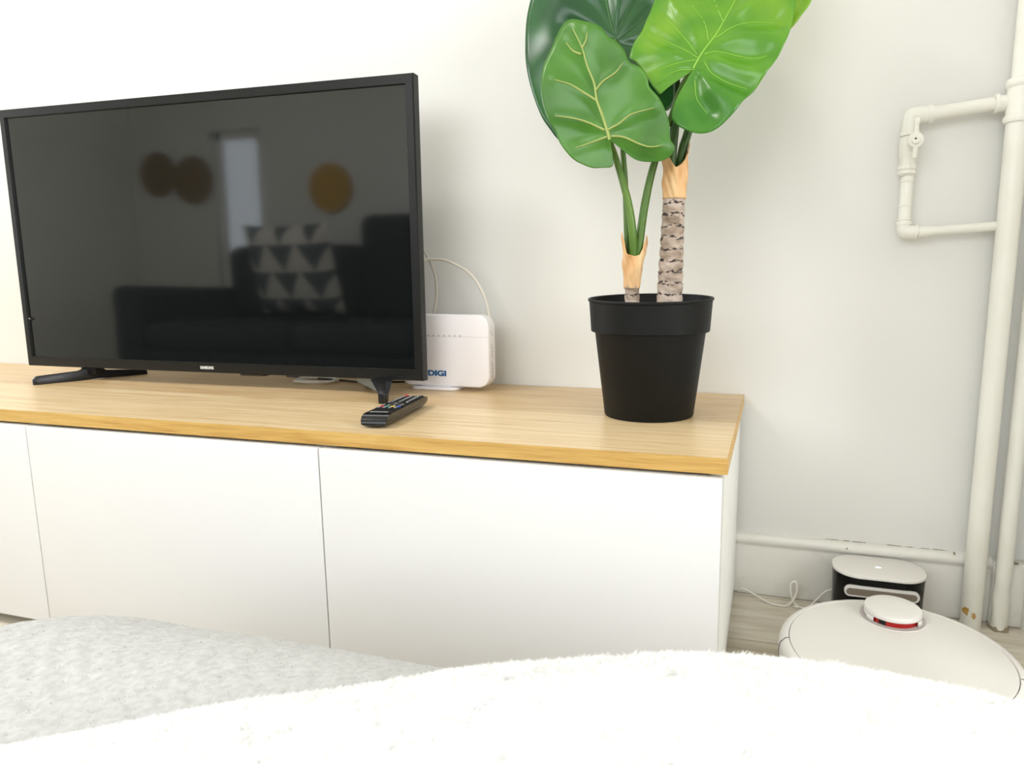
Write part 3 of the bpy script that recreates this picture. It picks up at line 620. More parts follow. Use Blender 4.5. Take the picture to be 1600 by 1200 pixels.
# leaves: each heart blade is meshed in its own plane and then cupped, creased at the veins and drooped
LEAVES = {'front': {'o': [-0.1988, 0.205, 0.8535], 'X': [0.9376, -0.1004, 0.3329], 'Y': [-0.3331, 0.0145, 0.9428], 'N': [-0.0995, -0.9948, -0.0199], 'out': [(-0.0043, -0.0041), (-0.0087, -0.0104), (-0.0085, -0.0222), (-0.0074, -0.0343), (-0.0123, -0.0379), (-0.0236, -0.0344), (-0.0397, -0.0282), (-0.0538, -0.0162), (-0.0644, -0.0042), (-0.0728, 0.0141), (-0.0777, 0.0316), (-0.0788, 0.0491), (-0.0832, 0.0681), (-0.0839, 0.0922), (-0.0813, 0.1113), (-0.0747, 0.1319), (-0.0647, 0.1506), (-0.0549, 0.1626), (-0.0439, 0.1738), (-0.0324, 0.1846), (-0.0179, 0.1938), (-0.0061, 0.1959), (0.0062, 0.1899), (0.02, 0.1783), (0.0311, 0.1697), (0.0408, 0.1573), (0.0459, 0.1419), (0.0553, 0.1292), (0.0627, 0.1111), (0.0648, 0.0925), (0.078, 0.0765), (0.0834, 0.058), (0.0821, 0.0443), (0.0904, 0.0245), (0.0935, 0.004), (0.0933, -0.0182), (0.0885, -0.0384), (0.0906, -0.0489), (0.0878, -0.0573), (0.0778, -0.0626), (0.0614, -0.0614), (0.0406, -0.0525), (0.0268, -0.0423), (0.0191, -0.0292), (0.015, -0.0158), (0.0118, -0.0098), (0.0055, -0.0057)], 'veins': [[(-0.0019, 0.1774), (0.0028, 0.1456), (0.0014, 0.1186), (0.0037, 0.0879), (0.0002, 0.0632), (0.0014, 0.0364), (0.001, 0.0151), (0.0, 0.0)], [(0.0025, 0.1448), (0.0119, 0.1509), (0.018, 0.1608)], [(-0.002, 0.1372), (-0.0125, 0.1483), (-0.0193, 0.1649)], [(0.0037, 0.0781), (0.0184, 0.0842), (0.0404, 0.0867), (0.0557, 0.0938)], [(-0.0007, 0.0627), (-0.0174, 0.0847), (-0.0326, 0.1035), (-0.0534, 0.12)], [(0.0026, 0.0144), (0.0224, 0.0154), (0.0448, 0.0199), (0.0792, 0.0131)], [(-0.0023, 0.0156), (-0.0234, 0.0377), (-0.0434, 0.0534), (-0.0697, 0.0687)], [(0.0042, 0.0038), (0.022, -0.0058), (0.0427, -0.0263), (0.0576, -0.0377), (0.0742, -0.0434)], [(-0.0023, 0.0056), (-0.0232, 0.0076), (-0.0552, 0.0108)]]},
 'bright': {'o': [-0.0801, 0.25, 0.9592], 'X': [0.9496, -0.0544, -0.3086], 'Y': [0.3097, 0.3119, 0.8982], 'N': [0.0474, -0.9486, 0.313], 'out': [(-0.0017, -0.0058), (-0.0062, -0.0159), (-0.0148, -0.0325), (-0.025, -0.0495), (-0.0301, -0.058), (-0.0418, -0.0503), (-0.0532, -0.0407), (-0.0693, -0.025), (-0.0896, -0.0138), (-0.1006, -0.0093), (-0.1028, 0.0141), (-0.1011, 0.0404), (-0.1013, 0.0625), (-0.1024, 0.0958), (-0.1026, 0.1444), (-0.0882, 0.1963), (-0.055, 0.2443), (-0.0, 0.2774), (0.0423, 0.2523), (0.0763, 0.2083), (0.1001, 0.1632), (0.1109, 0.1266), (0.1158, 0.0961), (0.1165, 0.0682), (0.1127, 0.0358), (0.1031, 0.002), (0.094, -0.0247), (0.0861, -0.0546), (0.0729, -0.079), (0.0587, -0.0927), (0.0419, -0.0999), (0.0221, -0.1003), (0.0063, -0.0941), (-0.0011, -0.0821), (-0.0033, -0.0614), (-0.0016, -0.0361), (0.0017, -0.0146), (0.0035, -0.0055)], 'veins': [[(0.0003, 0.2588), (0.0201, 0.1709), (0.0184, 0.1233), (0.0152, 0.0882), (0.0125, 0.0605), (0.0042, 0.0261), (0.0, 0.0)], [(0.0028, 0.0168), (-0.0364, 0.0305), (-0.0815, 0.0396)], [(-0.0028, 0.0226), (-0.0279, 0.0435), (-0.0604, 0.0648), (-0.0791, 0.077)], [(0.0019, 0.0148), (-0.0284, 0.0017), (-0.0639, -0.0254)], [(0.0031, -0.001), (-0.0208, -0.0089), (-0.0434, -0.0292)], [(0.0057, 0.0481), (-0.0133, 0.0796), (-0.0483, 0.1081)], [(0.0137, 0.0878), (-0.0023, 0.1076), (-0.0277, 0.1385)], [(0.0144, 0.0556), (0.0389, 0.0866), (0.0864, 0.1067)], [(0.0079, 0.0253), (0.0287, 0.0358), (0.0794, 0.0397), (0.0983, 0.049)], [(0.0123, 0.0139), (0.0292, 0.0004), (0.0586, -0.0079), (0.0875, -0.0073)], [(0.0094, -0.0172), (0.0231, -0.0437), (0.0467, -0.0619)], [(0.0194, 0.138), (0.0409, 0.1681), (0.0685, 0.1814)], [(0.0166, 0.1628), (-0.0198, 0.1881), (-0.0471, 0.1973)]]},
 'dark': {'o': [-0.2229, 0.345, 1.0452], 'X': [0.9823, 0.0978, 0.1597], 'Y': [-0.1697, 0.104, 0.98], 'N': [0.0792, -0.9898, 0.1188], 'out': [(-0.0054, -0.0076), (-0.0157, -0.0355), (-0.0359, -0.0773), (-0.0634, -0.1179), (-0.0928, -0.1441), (-0.1122, -0.1509), (-0.1248, -0.1392), (-0.1344, -0.1227), (-0.149, -0.0922), (-0.1581, -0.0501), (-0.1613, -0.0056), (-0.1584, 0.0339), (-0.1519, 0.0688), (-0.1382, 0.1018), (-0.1112, 0.1493), (-0.0685, 0.1885), (-0.0289, 0.21), (0.0, 0.2092), (0.0395, 0.1844), (0.0739, 0.1261), (0.0936, 0.0651), (0.1022, 0.0002), (0.0991, -0.0619), (0.0918, -0.0986), (0.0825, -0.121), (0.0669, -0.1334), (0.0481, -0.117), (0.0252, -0.0767), (0.0101, -0.0307), (0.0035, -0.0061)], 'veins': [[(0.0011, 0.1912), (-0.0094, 0.1408), (-0.0091, 0.091), (-0.0052, 0.0403), (0.0, 0.0)], [(-0.0038, 0.0116), (-0.0218, 0.0515), (-0.0527, 0.0913)], [(-0.0015, 0.0021), (-0.0371, 0.0195), (-0.0782, 0.0401)], [(-0.004, -0.0026), (-0.0499, -0.0204), (-0.0949, -0.0533)], [(0.0007, 0.0052), (0.0269, 0.0396), (0.0521, 0.0685)], [(0.0042, -0.001), (0.0378, 0.0157), (0.0693, 0.0397)], [(0.006, -0.0085), (0.0464, -0.0251), (0.0766, -0.0356)], [(-0.0091, 0.091), (-0.0328, 0.1291), (-0.0622, 0.1546)], [(-0.0091, 0.091), (0.0277, 0.1241), (0.0506, 0.1357)]]},
 'far_right': {'o': [-0.0139, 0.37, 1.113], 'X': [0.5127, -0.2417, -0.8239], 'Y': [0.8462, -0.0204, 0.5325], 'N': [-0.1455, -0.9701, 0.194], 'out': [(-0.0085, 0.0009), (-0.0268, -0.0084), (-0.0216, -0.0228), (0.0081, -0.0313), (0.0491, -0.0269), (0.0855, -0.0168), (0.107, -0.0028), (0.1103, 0.0208), (0.1026, 0.0466), (0.0907, 0.0673), (0.07, 0.0928), (0.037, 0.1146), (0.0, 0.1281), (-0.0328, 0.1143), (-0.056, 0.087), (-0.0619, 0.0529), (-0.0512, 0.0204), (-0.0313, 0.0018), (-0.0112, 0.0031)], 'veins': [[(0.005, 0.1148), (0.0073, 0.0704), (0.0059, 0.0307), (0.0, 0.0)], [(0.0026, 0.0175), (0.0439, 0.0172), (0.0861, 0.0088)], [(0.0069, 0.0413), (0.0508, 0.0537), (0.0849, 0.0563)], [(0.0005, 0.0299), (-0.0222, 0.0499), (-0.0412, 0.064)]]}}
def leaf_mat(name, ramp, scale=9, rough=.34):
    return noise_col(mat(name, rough=rough, spec=.45), ramp, scale=scale, detail=3, distort=.5, bump=.12, bscale=90, bdist=.0008)
lm = {'front': leaf_mat('leaf_underside', [(.3, (56, 104, 28)), (.5, (70, 122, 36)), (.75, (84, 136, 48))]),
      'bright': leaf_mat('leaf_bright', [(.3, (56, 116, 28)), (.5, (86, 142, 30)), (.72, (128, 168, 40))], scale=7, rough=.28),
      'dark': leaf_mat('leaf_dark', [(.3, (24, 66, 34)), (.5, (34, 82, 40)), (.75, (52, 104, 50))], rough=.3),
      'far_right': leaf_mat('leaf_lime', [(.3, (96, 154, 34)), (.6, (130, 178, 44)), (.8, (150, 190, 60))])}
vein_m = {'front': mat('vein_cream', (158, 172, 92), .5), 'bright': mat('vein_lime', (138, 186, 66), .45), 'dark': mat('vein_green', (58, 110, 54), .45), 'far_right': mat('vein_pale', (150, 190, 80), .45)}
labels = {'front': 'mid green leaf seen from beneath with raised cream veins', 'bright': 'largest leaf, glossy yellow green', 'dark': 'dark green leaf behind on the left', 'far_right': 'lime leaf edge furthest right'}
def seg_dist(P, poly):
    best = np.full(len(P), 9.0)
    for (a, b_) in zip(poly, poly[1:]):
        a = np.array(a); d = np.array(b_) - a; t = np.clip(((P - a) @ d) / (d @ d + 1e-12), 0, 1)
        best = np.minimum(best, np.linalg.norm(P - (a + t[:, None] * d), axis=1))
    return best
par = {'front': dict(crease=.0032, s=.010, droop=.2, cup=.9, sign=-1), 'bright': dict(crease=.0125, s=.018, droop=.30, cup=-.75, sign=1),
       'dark': dict(crease=.0105, s=.017, droop=.30, cup=-.8, sign=1), 'far_right': dict(crease=.005, s=.012, droop=.4, cup=-.6, sign=1)}
LEAFBASE = {}
for key, Lf in LEAVES.items():
    O = Vector(Lf['o']); X = Vector(Lf['X']); Y = Vector(Lf['Y']); Nn = Vector(Lf['N']); pr = par[key]
    # outline smoothed and resampled
    out = [Vector((a, b_, 0)) for a, b_ in Lf['out']]
    sm = catmull(out, 4)
    pts = [(p.x, p.y) for p in sm]
    def H(P):
        d = np.full(len(P), 9.0)
        for v in Lf['veins']: d = np.minimum(d, seg_dist(P, v))
        dm = seg_dist(P, Lf['veins'][0])
        q = 1 - np.exp(-(d / pr['s']) ** 2)
        r2 = (P ** 2).sum(1)
        h = pr['sign'] * pr['crease'] * q + pr['cup'] * dm ** 2 - pr['droop'] * np.clip(P[:, 1], 0, 1) ** 2
        h += .0022 * np.sin(P[:, 0] * 60 + 1) * np.sin(P[:, 1] * 45) 
        edge_r = np.sqrt(r2); h += .0025 * np.sin(np.arctan2(P[:, 0], P[:, 1]) * 7) * np.clip(edge_r / .12, 0, 1) ** 2
        h0 = pr['sign'] * 0
        return h
    def world(P):
        # the plane that holds Y and X, pushed along -N (N points away from the camera side)
        h = H(P); return [O + X * p[0] + Y * p[1] + (-Nn if Nn.y > 0 else Nn) * float(k) for p, k in zip(P, h)]
    n = len(pts); rings = 22
    Pa = np.array(pts); grid = []
    for r in range(1, rings + 1):
        f = (r / rings); grid.append(Pa * f)
    allP = np.concatenate([np.array([[0.0, 0.0]])] + grid); Wd = world(allP)
    faces = []
    for i in range(n - 1): faces.append((0, 1 + i, 1 + i + 1))
    for r in range(rings - 1):
        a0 = 1 + r * n; b0 = a0 + n
        for i in range(n - 1): faces.append((a0 + i, b0 + i, b0 + i + 1, a0 + i + 1))
    me = bpy.data.meshes.new('leaf'); me.from_pydata([tuple(v) for v in Wd], [], faces); me.update()
    lf = link('leaf', me, lm[key], pot, True); lf['label'] = labels[key]
    s = lf.modifiers.new('thickness', 'SOLIDIFY'); s.thickness = .0008; s.offset = 0
    for k, v in enumerate(Lf['veins']):
        vv = catmull([Vector((a, b_, 0)) for a, b_ in v], 6); P = np.array([(p.x, p.y) for p in vv]); pp = world(P)
        off = (-Nn if Nn.y > 0 else Nn) * (.0008 if key == 'front' else .0006)
        pp = [p + off for p in pp]
        rb = (.0026 if k == 0 else .0017) if key == 'front' else (.0016 if k == 0 else .0008)
        rads = [rb * .35, rb] if k == 0 else [rb, rb * .8, rb * .45]
        bm = bmesh.new(); tube(bm, pp, rads, n=8, smoothpath=0)
        obj('midrib' if k == 0 else 'side_vein', bm, vein_m[key], lf, True)
    LEAFBASE[key] = O
# petioles
stalk_m = noise_col(mat('petiole', rough=.4, spec=.4), [(.3, (62, 92, 30)), (.6, (84, 118, 40)), (.8, (108, 140, 56))], scale=12, stretch=(1, 1, .25))
stalk_d = noise_col(mat('petiole_dark', rough=.45, spec=.3), [(.3, (44, 70, 32)), (.7, (70, 98, 46))], scale=12, stretch=(1, 1, .25))
fb, bb2, db, rb2 = [LEAFBASE[k] for k in ('front', 'bright', 'dark', 'far_right')]
def petiole(P, r, m):
    bm = bmesh.new(); tube(bm, P, r, n=16); obj('petiole', bm, m, pot, True)
petiole([(-.1735, .262, .634), (-.1700, .256, .684), (-.1712, .250, .721), (-.1790, .247, .769), (-.1965, .243, .829), (fb.x, fb.y + .0015, fb.z)], [.0052, .0068, .0070, .0062, .0052, .0034], stalk_m)
petiole([(-.176, .272, .634), (-.1848, .280, .690), (-.1880, .282, .745), (-.1911, .283, .806), (-.1955, .284, .854), (-.2000, .286, .93), (db.x, db.y + .002, db.z)], [.004, .0050, .0050, .0048, .0045, .0040, .0035], stalk_m)
petiole([(-.171, .262, .634), (-.1640, .262, .683), (-.1545, .266, .7616), (-.1410, .269, .8245), (-.1180, .266, .8869), (-.098, .252, .935), (bb2.x, bb2.y + .003, bb2.z)], [.005, .0070, .0068, .0060, .0042, .0034, .0034], stalk_m)
petiole([(-.114, .268, .76), (-.1120, .266, .8306), (-.1085, .270, .8885), (-.1090, .285, .946), (-.125, .305, 1.0), (-.15, .318, 1.06)], [.0072, .0074, .0070, .0060, .005, .004], stalk_d)
petiole([(-.102, .272, .76), (-.0985, .274, .8334), (-.0895, .286, .8772), (-.068, .31, .97), (-.04, .325, 1.04), (rb2.x, rb2.y + .003, rb2.z)], [.0068, .0072, .0070, .006, .005, .0035], stalk_d)
# small hidden leaf carried by the dark petiole between the others
# ------------------------------------------------------------------ robot vacuum and its dock
rw = mat('robot_white', (238, 235, 229), 0.3, spec=.45); rw2 = mat('robot_lid', (232, 229, 222), 0.36, spec=.4); gap_m = mat('gap_dark', (96, 90, 86), .7)
RX, RY, RR = .2565, .2110, .1735
rob = thing('robot_vacuum', 'round white robot vacuum parked on the floor before its black dock', 'robot vacuum', (RX, RY, 0), 0)
bm = bmesh.new(); lathe(bm, [(0, .012), (.14, .012), (.160, .014), (.1685, .02), (.1725, .03), (RR, .045), (RR, .066), (.1728, .073), (.1712, .0775), (.1680, .0808), (.1640, .0826), (.1592, .0832), (.1586, .0822), (.1582, .079)], n=128); obj('body', bm, rw, rob, True, sharp=30)
bm = bmesh.new(); lathe(bm, [(.1588, .0792), (.1578, .0794)], n=128); obj('gap_ring', bm, gap_m, rob, True)
bm = bmesh.new(); lathe(bm, [(.1576, .078), (.1575, .0818), (.1566, .0828), (.10, .0834), (.0, .0836)], n=128); obj('lid', bm, rw2, rob, True, sharp=40)
for a in (math.radians(180 + 4), math.radians(-14)):
    bm = bmesh.new(); P = []
    for (r, z) in ((RR + .0001, .02), (RR + .0003, .045), (RR + .0003, .066), (.1730, .0732), (.1714, .0778), (.1681, .0811), (.1640, .0828), (.1592, .0834)):
        j = .004 if r > .168 else 0
        P.append((r * math.cos(a + j / .17), r * math.sin(a + j / .17), z))
    tube(bm, P, .0007, n=6, smoothpath=2); obj('bumper_gap', bm, gap_m, rob, True)
LXc, LYc = .2665 - RX, .320 - RY
bm = bmesh.new(); lathe(bm, [(.0500, .0838), (.0520, .0845), (.0522, .0838), (.0535, .0832)], LXc, LYc, n=64); obj('turret_rim', bm, rw, rob, True)
bm = bmesh.new(); lathe(bm, [(.0500, .0842), (.0470, .0838), (.0400, .0838)], LXc, LYc, n=64); obj('turret_well', bm, mat('well_grey', (206, 198, 194), .5), rob, True)
tur = None
bm = bmesh.new(); lathe(bm, [(.0425, .0925), (.0445, .0930), (.0450, .0945), (.0448, .0985), (.0435, .1005), (.0400, .1014), (.02, .1018), (0, .1018)], LXc, LYc, n=96)
tur = obj('turret', bm, rw, rob, True, sharp=40); tur['label'] = 'round sensor turret with red slit'
bm = bmesh.new(); lathe(bm, [(.0415, .084), (.0415, .0930)], LXc, LYc, n=96)
sl = obj('sensor_slit', bm, mat('sensor_red', (176, 16, 14), .25), tur, True); sl['label'] = 'red translucent slit'
bm = bmesh.new()
def arc_wall(bm, a0, a1, r, z0, z1, n=20):
    p = [(r * math.cos(a0 + (a1 - a0) * k / n) + LXc, r * math.sin(a0 + (a1 - a0) * k / n) + LYc) for k in range(n + 1)]
    A = [bm.verts.new((x, y, z0)) for x, y in p]; B = [bm.verts.new((x, y, z1)) for x, y in p]
    for k in range(n): bm.faces.new((A[k], A[k + 1], B[k + 1], B[k]))
arc_wall(bm, math.radians(-128), math.radians(-112), .0419, .0845, .0928); obj('slit_dark_block', bm, mat('sensor_black', (14, 10, 10), .4), tur, True).name = 'sensor_window'  # black sensor window in the red slit
for a0, a1 in ((-30, 205), (205, 222), (-42, -30)):
    bm = bmesh.new(); arc_wall(bm, math.radians(a0), math.radians(a1), .0443, .084, .0932, 40); o = obj('turret_wall', bm, rw, tur, True); s = o.modifiers.new('t', 'SOLIDIFY'); s.thickness = .003; s.offset = -1
# wheels under the body
for sx_ in (-1, 1):
    bm = bmesh.new(); tube(bm, [(sx_ * .11 - .01, 0, .0125), (sx_ * .11 + .01, 0, .0125)], .0125, n=20, smoothpath=0); obj('wheel', bm, gap_m, rob, True)

dk = thing('charging_dock', 'black charging dock with white rounded top against the baseboard', 'charging dock', (.2630, .462, 0), 0)
DH = .110
def stadium(w_, d, r, n=12): return rrect(-w_ / 2, w_ / 2, -d / 2, d / 2, r, n)
blk = mat('dock_black', (5, 5, 6), .16, spec=.3)
bm = bmesh.new()
secs_ = [(stadium(.154, .098, .044), .0), (stadium(.157, .100, .045), .05), (stadium(.160, .102, .046), DH - .006)]
rings = [[bm.verts.new((x, y, z)) for x, y in s] for s, z in secs_]
for a, b_ in zip(rings, rings[1:]):
    for i in range(len(a)): bm.faces.new((a[i], a[(i + 1) % len(a)], b_[(i + 1) % len(a)], b_[i]))
bm.faces.new(rings[-1]); bm.faces.new(rings[0][::-1]); obj('shell', bm, blk, dk, True, sharp=40)
bm = bmesh.new(); prism(bm, stadium(.162, .104, .047), DH - .006, DH, 'z', bev=.0018, seg=3); obj('top_cover', bm, mat('dock_white', (238, 234, 228), .35), dk, True, sharp=40)
ind = mat('indicator_light', (255, 255, 255), .4); ind.node_tree.nodes['Principled BSDF'].inputs['Emission Color'].default_value = (1, 1, 1, 1); ind.node_tree.nodes['Principled BSDF'].inputs['Emission Strength'].default_value = 2.0
bm = bmesh.new(); bx(bm, -.0045, .0045, -.0035, .0005, DH, DH + .0003); obj('indicator_light', bm, ind, dk)
# recessed infrared window: white frame, smoky panel
bm = bmesh.new(); yf = -.0535
def fr(w_, h, r, z, n=8): return [(x, zz + z) for x, zz in rrect(-w_ / 2, w_ / 2, -h / 2, h / 2, r, n)]
o_ = fr(.126, .021, .0098, .081); i_ = fr(.119, .0135, .0066, .0795)
A = [bm.verts.new((x, yf, z)) for x, z in o_]; A2 = [bm.verts.new((x, yf + .004, z)) for x, z in o_]; B = [bm.verts.new((x, yf, z)) for x, z in i_]; C_ = [bm.verts.new((x, yf + .0045, z)) for x, z in i_]
n = len(A)
for i in range(n):
    j = (i + 1) % n; bm.faces.new((A[i], A[j], B[j], B[i])); bm.faces.new((B[i], B[j], C_[j], C_[i])); bm.faces.new((A[i], A2[i], A2[j], A[j]))
obj('window_frame', bm, mat('dock_frame', (232, 228, 222), .35), dk, True, sharp=40)
bm = bmesh.new(); bm.faces.new([bm.verts.new((x, yf + .0012, z)) for x, z in i_]); obj('window_panel', bm, mat('smoky_panel', (134, 122, 108), .3), dk)
bm = bmesh.new(); prism(bm, [(x, y - .085) for x, y in rrect(-.077, .077, -.09, .09, .02, 6)], .0, .006, 'z', bev=.002, seg=2); obj('base_plate', bm, blk, dk, True)
# its cable
cd = mat('dock_cable', (240, 236, 226), .45)
bm = bmesh.new(); tube(bm, [(-.02, .512, .012), (.006, .506, .012), (.019, .502, .0165), (.042, .495, .0105), (.066, .485, .0028), (.084, .478, .0022), (.103, .478, .003), (.1165, .483, .016), (.1225, .492, .033), (.120, .498, .046), (.1118, .497, .0435), (.1105, .492, .030), (.1150, .486, .015), (.1240, .482, .0040), (.1420, .480, .0030), (.160, .486, .020), (.1750, .490, .036), (.192, .488, .046)], .0020, n=10)
tag(obj('dock_cable', bm, cd, None, True), 'thin white cable looping over the floor from cabinet to charging dock', 'cable')
bm = bmesh.new(); tube(bm, [(.118, .483, .0022), (.124, .479, .0022), (.129, .482, .0022)], .0022, n=8)
obj('cable_tie', bm, cd, bpy.data.objects['dock_cable'], True)

# ------------------------------------------------------------------ what lies behind the camera and shows only in the screen
sofa_m = noise_col(mat('sofa_cloth', rough=.9, spec=.15), [(.3, (44, 46, 52)), (.7, (58, 60, 66))], scale=90, bump=.4, bscale=400, bdist=.001)
sf = thing('sofa', 'dark grey upholstered sofa reflected in the television screen', 'sofa', (-2.35, -2.0, 0))
def sbox(name, d, bev=.05):
    bm = bmesh.new(); bx(bm, *d, bev=bev, seg=4); return obj(name, bm, sofa_m, sf, True, sharp=60)
sbox('base', (-1.15, 1.15, -.45, .45, .08, .30), .03)
for k in range(2): sbox('seat_cushion', (-.98 + k * .98, 0 + k * .98 - .0, -.25, .47, .30, .46), .06)
for k in range(2): sbox('back_cushion', (-.98 + k * .98, 0 + k * .98, -.46, -.22, .46, .93 + .18 * k), .08)
sbox('armrest', (-1.18, -.98, -.45, .47, .08, .66), .06); sbox('armrest', (.98, 1.18, -.45, .47, .08, .66), .06)
for x in (-1.08, 1.08):
    for y in (-.38, .38):
        bm = bmesh.new(); lathe(bm, [(.018, 0), (.024, .08)], x, y, n=12, caps=True); obj('leg', bm, leg_m, sf, True)
cu_m = mat('cushion_pattern', rough=.9, spec=.1); N, L, b = nt(cu_m)
tc = N.new('ShaderNodeTexCoord'); sp = N.new('ShaderNodeSeparateXYZ'); L.new(tc.outputs['Object'], sp.inputs[0])
def mth(op, a, b_=None):
    n = N.new('ShaderNodeMath'); n.operation = op
    for k, v in enumerate((a, b_)):
        if v is None: continue
        if isinstance(v, (int, float)): n.inputs[k].default_value = v
        else: L.new(v, n.inputs[k])
    return n.outputs[0]
px_ = mth('PINGPONG', sp.outputs['X'], .105); row = mth('FLOORED_MODULO', sp.outputs['Z'], .16)
tri_ = mth('GREATER_THAN', mth('MULTIPLY', px_, 1.6), row)
mx = N.new('ShaderNodeMix'); mx.data_type = 'RGBA'; L.new(tri_, mx.inputs['Factor']); mx.inputs['A'].default_value = lin((90, 94, 102)); mx.inputs['B'].default_value = lin((216, 212, 204)); L.new(mx.outputs['Result'], b.inputs['Base Color'])
def pillow(name, w_, h, d, m, label, loc, rx, rz):
    bm = bmesh.new(); n = 20
    for s_ in (-1, 1):
        V = [[bm.verts.new((w_ / 2 * (-1 + 2 * i / n) * (1 - .05 * (1 - (2 * j / n - 1) ** 2)), s_ * d / 2 * ((1 - (2 * i / n - 1) ** 4) * (1 - (2 * j / n - 1) ** 4)) ** .5, h / 2 * (-1 + 2 * j / n) * (1 - .05 * (1 - (2 * i / n - 1) ** 2)))) for j in range(n + 1)] for i in range(n + 1)]
        for i in range(n):
            for j in range(n): bm.faces.new((V[i][j], V[i + 1][j], V[i + 1][j + 1], V[i][j + 1]))
    bmesh.ops.remove_doubles(bm, verts=bm.verts, dist=1e-5)
    o = obj(name, bm, m, None, True, sharp=80, loc=loc); o.rotation_euler = (rx, 0, rz); return tag(o, label, 'cushion')
pillow('cushion', .62, .54, .15, cu_m, 'pale cushion with grey triangles on the sofa, seen in the screen', (-2.62, -1.97, .76), -.25, .1)
straw = noise_col(mat('woven_straw', rough=.9), [(.3, (120, 96, 66)), (.7, (158, 130, 92))], scale=60)
ylw = noise_col(mat('yellow_straw', rough=.9), [(.3, (196, 150, 60)), (.7, (216, 174, 84))], scale=60)
def disc(x, z, r, m, label):
    bm = bmesh.new(); rings = []
    lathe(bm, [(.0, .030), (r * .3, .028), (r * .8, .014), (r, .022), (r * 1.02, .018), (r * .8, .004), (0, .002)], n=48)
    for v in bm.verts: v.co = Vector((v.co.x + x, YB + v.co.z, v.co.y + z))
    return tag(obj('wall_basket', bm, m, None, True), label, 'wall decoration')
disc(-4.17, 1.47, .155, straw, 'brown woven wall basket, left of the pair seen in the screen')
disc(-3.87, 1.42, .165, straw, 'brown woven wall basket, right of the pair seen in the screen')
disc(-2.76, 1.33, .16, ylw, 'round yellow woven wall disc above the sofa in the reflection')
# curtain hanging beside the big window
bm = bmesh.new(); n = 160; A = []; B = []
for k in range(n + 1):
    y = -.94 + .42 * k / n; x = -4.27 + .028 * math.sin(k * .55); A.append(bm.verts.new((x, y, .02))); B.append(bm.verts.new((x, y, 2.3)))
for k in range(n): bm.faces.new((A[k], A[k + 1], B[k + 1], B[k]))
o = obj('curtain', bm, mat('curtain_cloth', (150, 156, 156), .9), None, True, sharp=180); s = o.modifiers.new('t', 'SOLIDIFY'); s.thickness = .002
tag(o, 'pleated grey curtain by the side window, seen only in the screen', 'curtain')
# ceiling lamp body
cl = thing('ceiling_lamp', 'round white ceiling lamp above the middle of the room', 'lamp', (-1.75, -.62, ZC))
bm = bmesh.new(); lathe(bm, [(0, 0), (.25, 0), (.26, -.02), (.25, -.055), (.235, -.06), (.232, -.03), (0, -.03)], n=48); obj('housing', bm, trim_m, cl, True)

# ------------------------------------------------------------------ foreground: ottoman under two blankets
ot = thing('ottoman', 'low dark grey ottoman beneath the grey throw and white fleece', 'ottoman', (-.12, -.9, 0))
def obox(name, d, bev):
    bm = bmesh.new(); bx(bm, *d, bev=bev, seg=4); return obj(name, bm, sofa_m, ot, True, sharp=60)
obox('base', (-.55, .60, -.50, .40, .06, .16), .02); obox('cushion', (-.56, .61, -.51, .40, .16, .28), .03)
for x in (-.48, .54):
    for y in (-.42, .34):
        bm = bmesh.new(); lathe(bm, [(.015, 0), (.02, .06)], x, y, n=12, caps=True); obj('leg', bm, leg_m, ot, True)
kw = np.linspace(-.7, .7, 22)
AW = np.array([0.3251, 0.3389, 0.3528, 0.3666, 0.3805, 0.3923, 0.4081, 0.424, 0.4338, 0.4489, 0.4536, 0.4629, 0.4664, 0.4609, 0.4546, 0.4484, 0.4422, 0.436, 0.4298, 0.4236, 0.4175, 0.4113])
kg = np.linspace(-1.1, .1, 20)
AG = np.array([0.1487, 0.1727, 0.1967, 0.2207, 0.2447, 0.2686, 0.2929, 0.3181, 0.3433, 0.3569, 0.3546, 0.3567, 0.3582, 0.3577, 0.3571, 0.3568, 0.3485, 0.3403, 0.3321, 0.3239])
def smooth_interp(x, k, A):
    acc = 0
    for d, w_ in ((-.03, 1), (-.015, 2), (0, 3), (.015, 2), (.03, 1)): acc = acc + w_ * np.interp(x + d, k, A)
    return acc / 9
def zwhite(x, y):
    y0 = -.60 + .25 * np.minimum(x, 0); dy = y - y0
    return smooth_interp(x, kw, AW) - np.where(dy > 0, 2.5 * dy ** 2, .1 * dy ** 2)
def zgrey(x, y):
    dy = y + .50; return smooth_interp(x, kg, AG) - np.where(dy > 0, 2.5 * dy ** 2, .1 * dy ** 2)
def field(name, f, x0, x1, y0, y1, nx, ny, m, thick, zmin):
    xs = np.linspace(x0, x1, nx); ys = np.linspace(y0, y1, ny); X, Y = np.meshgrid(xs, ys); Z = np.maximum(f(X, Y), zmin)
    V = np.stack([X.ravel(), Y.ravel(), Z.ravel()], 1).tolist()
    Fc = [(j * nx + i, j * nx + i + 1, (j + 1) * nx + i + 1, (j + 1) * nx + i) for j in range(ny - 1) for i in range(nx - 1)]
    me = bpy.data.meshes.new(name); me.from_pydata(V, [], Fc); me.update()
    o = link(name, me, m, None, True)
    s = o.modifiers.new('thickness', 'SOLIDIFY'); s.thickness = thick; s.offset = -1
    return o
grey_m = noise_col(mat('grey_felt', rough=.95, spec=.1), [(.3, (186, 186, 185)), (.5, (197, 197, 196)), (.7, (206, 206, 205))], scale=170, detail=4, bump=.35, bscale=420, bdist=.0008)
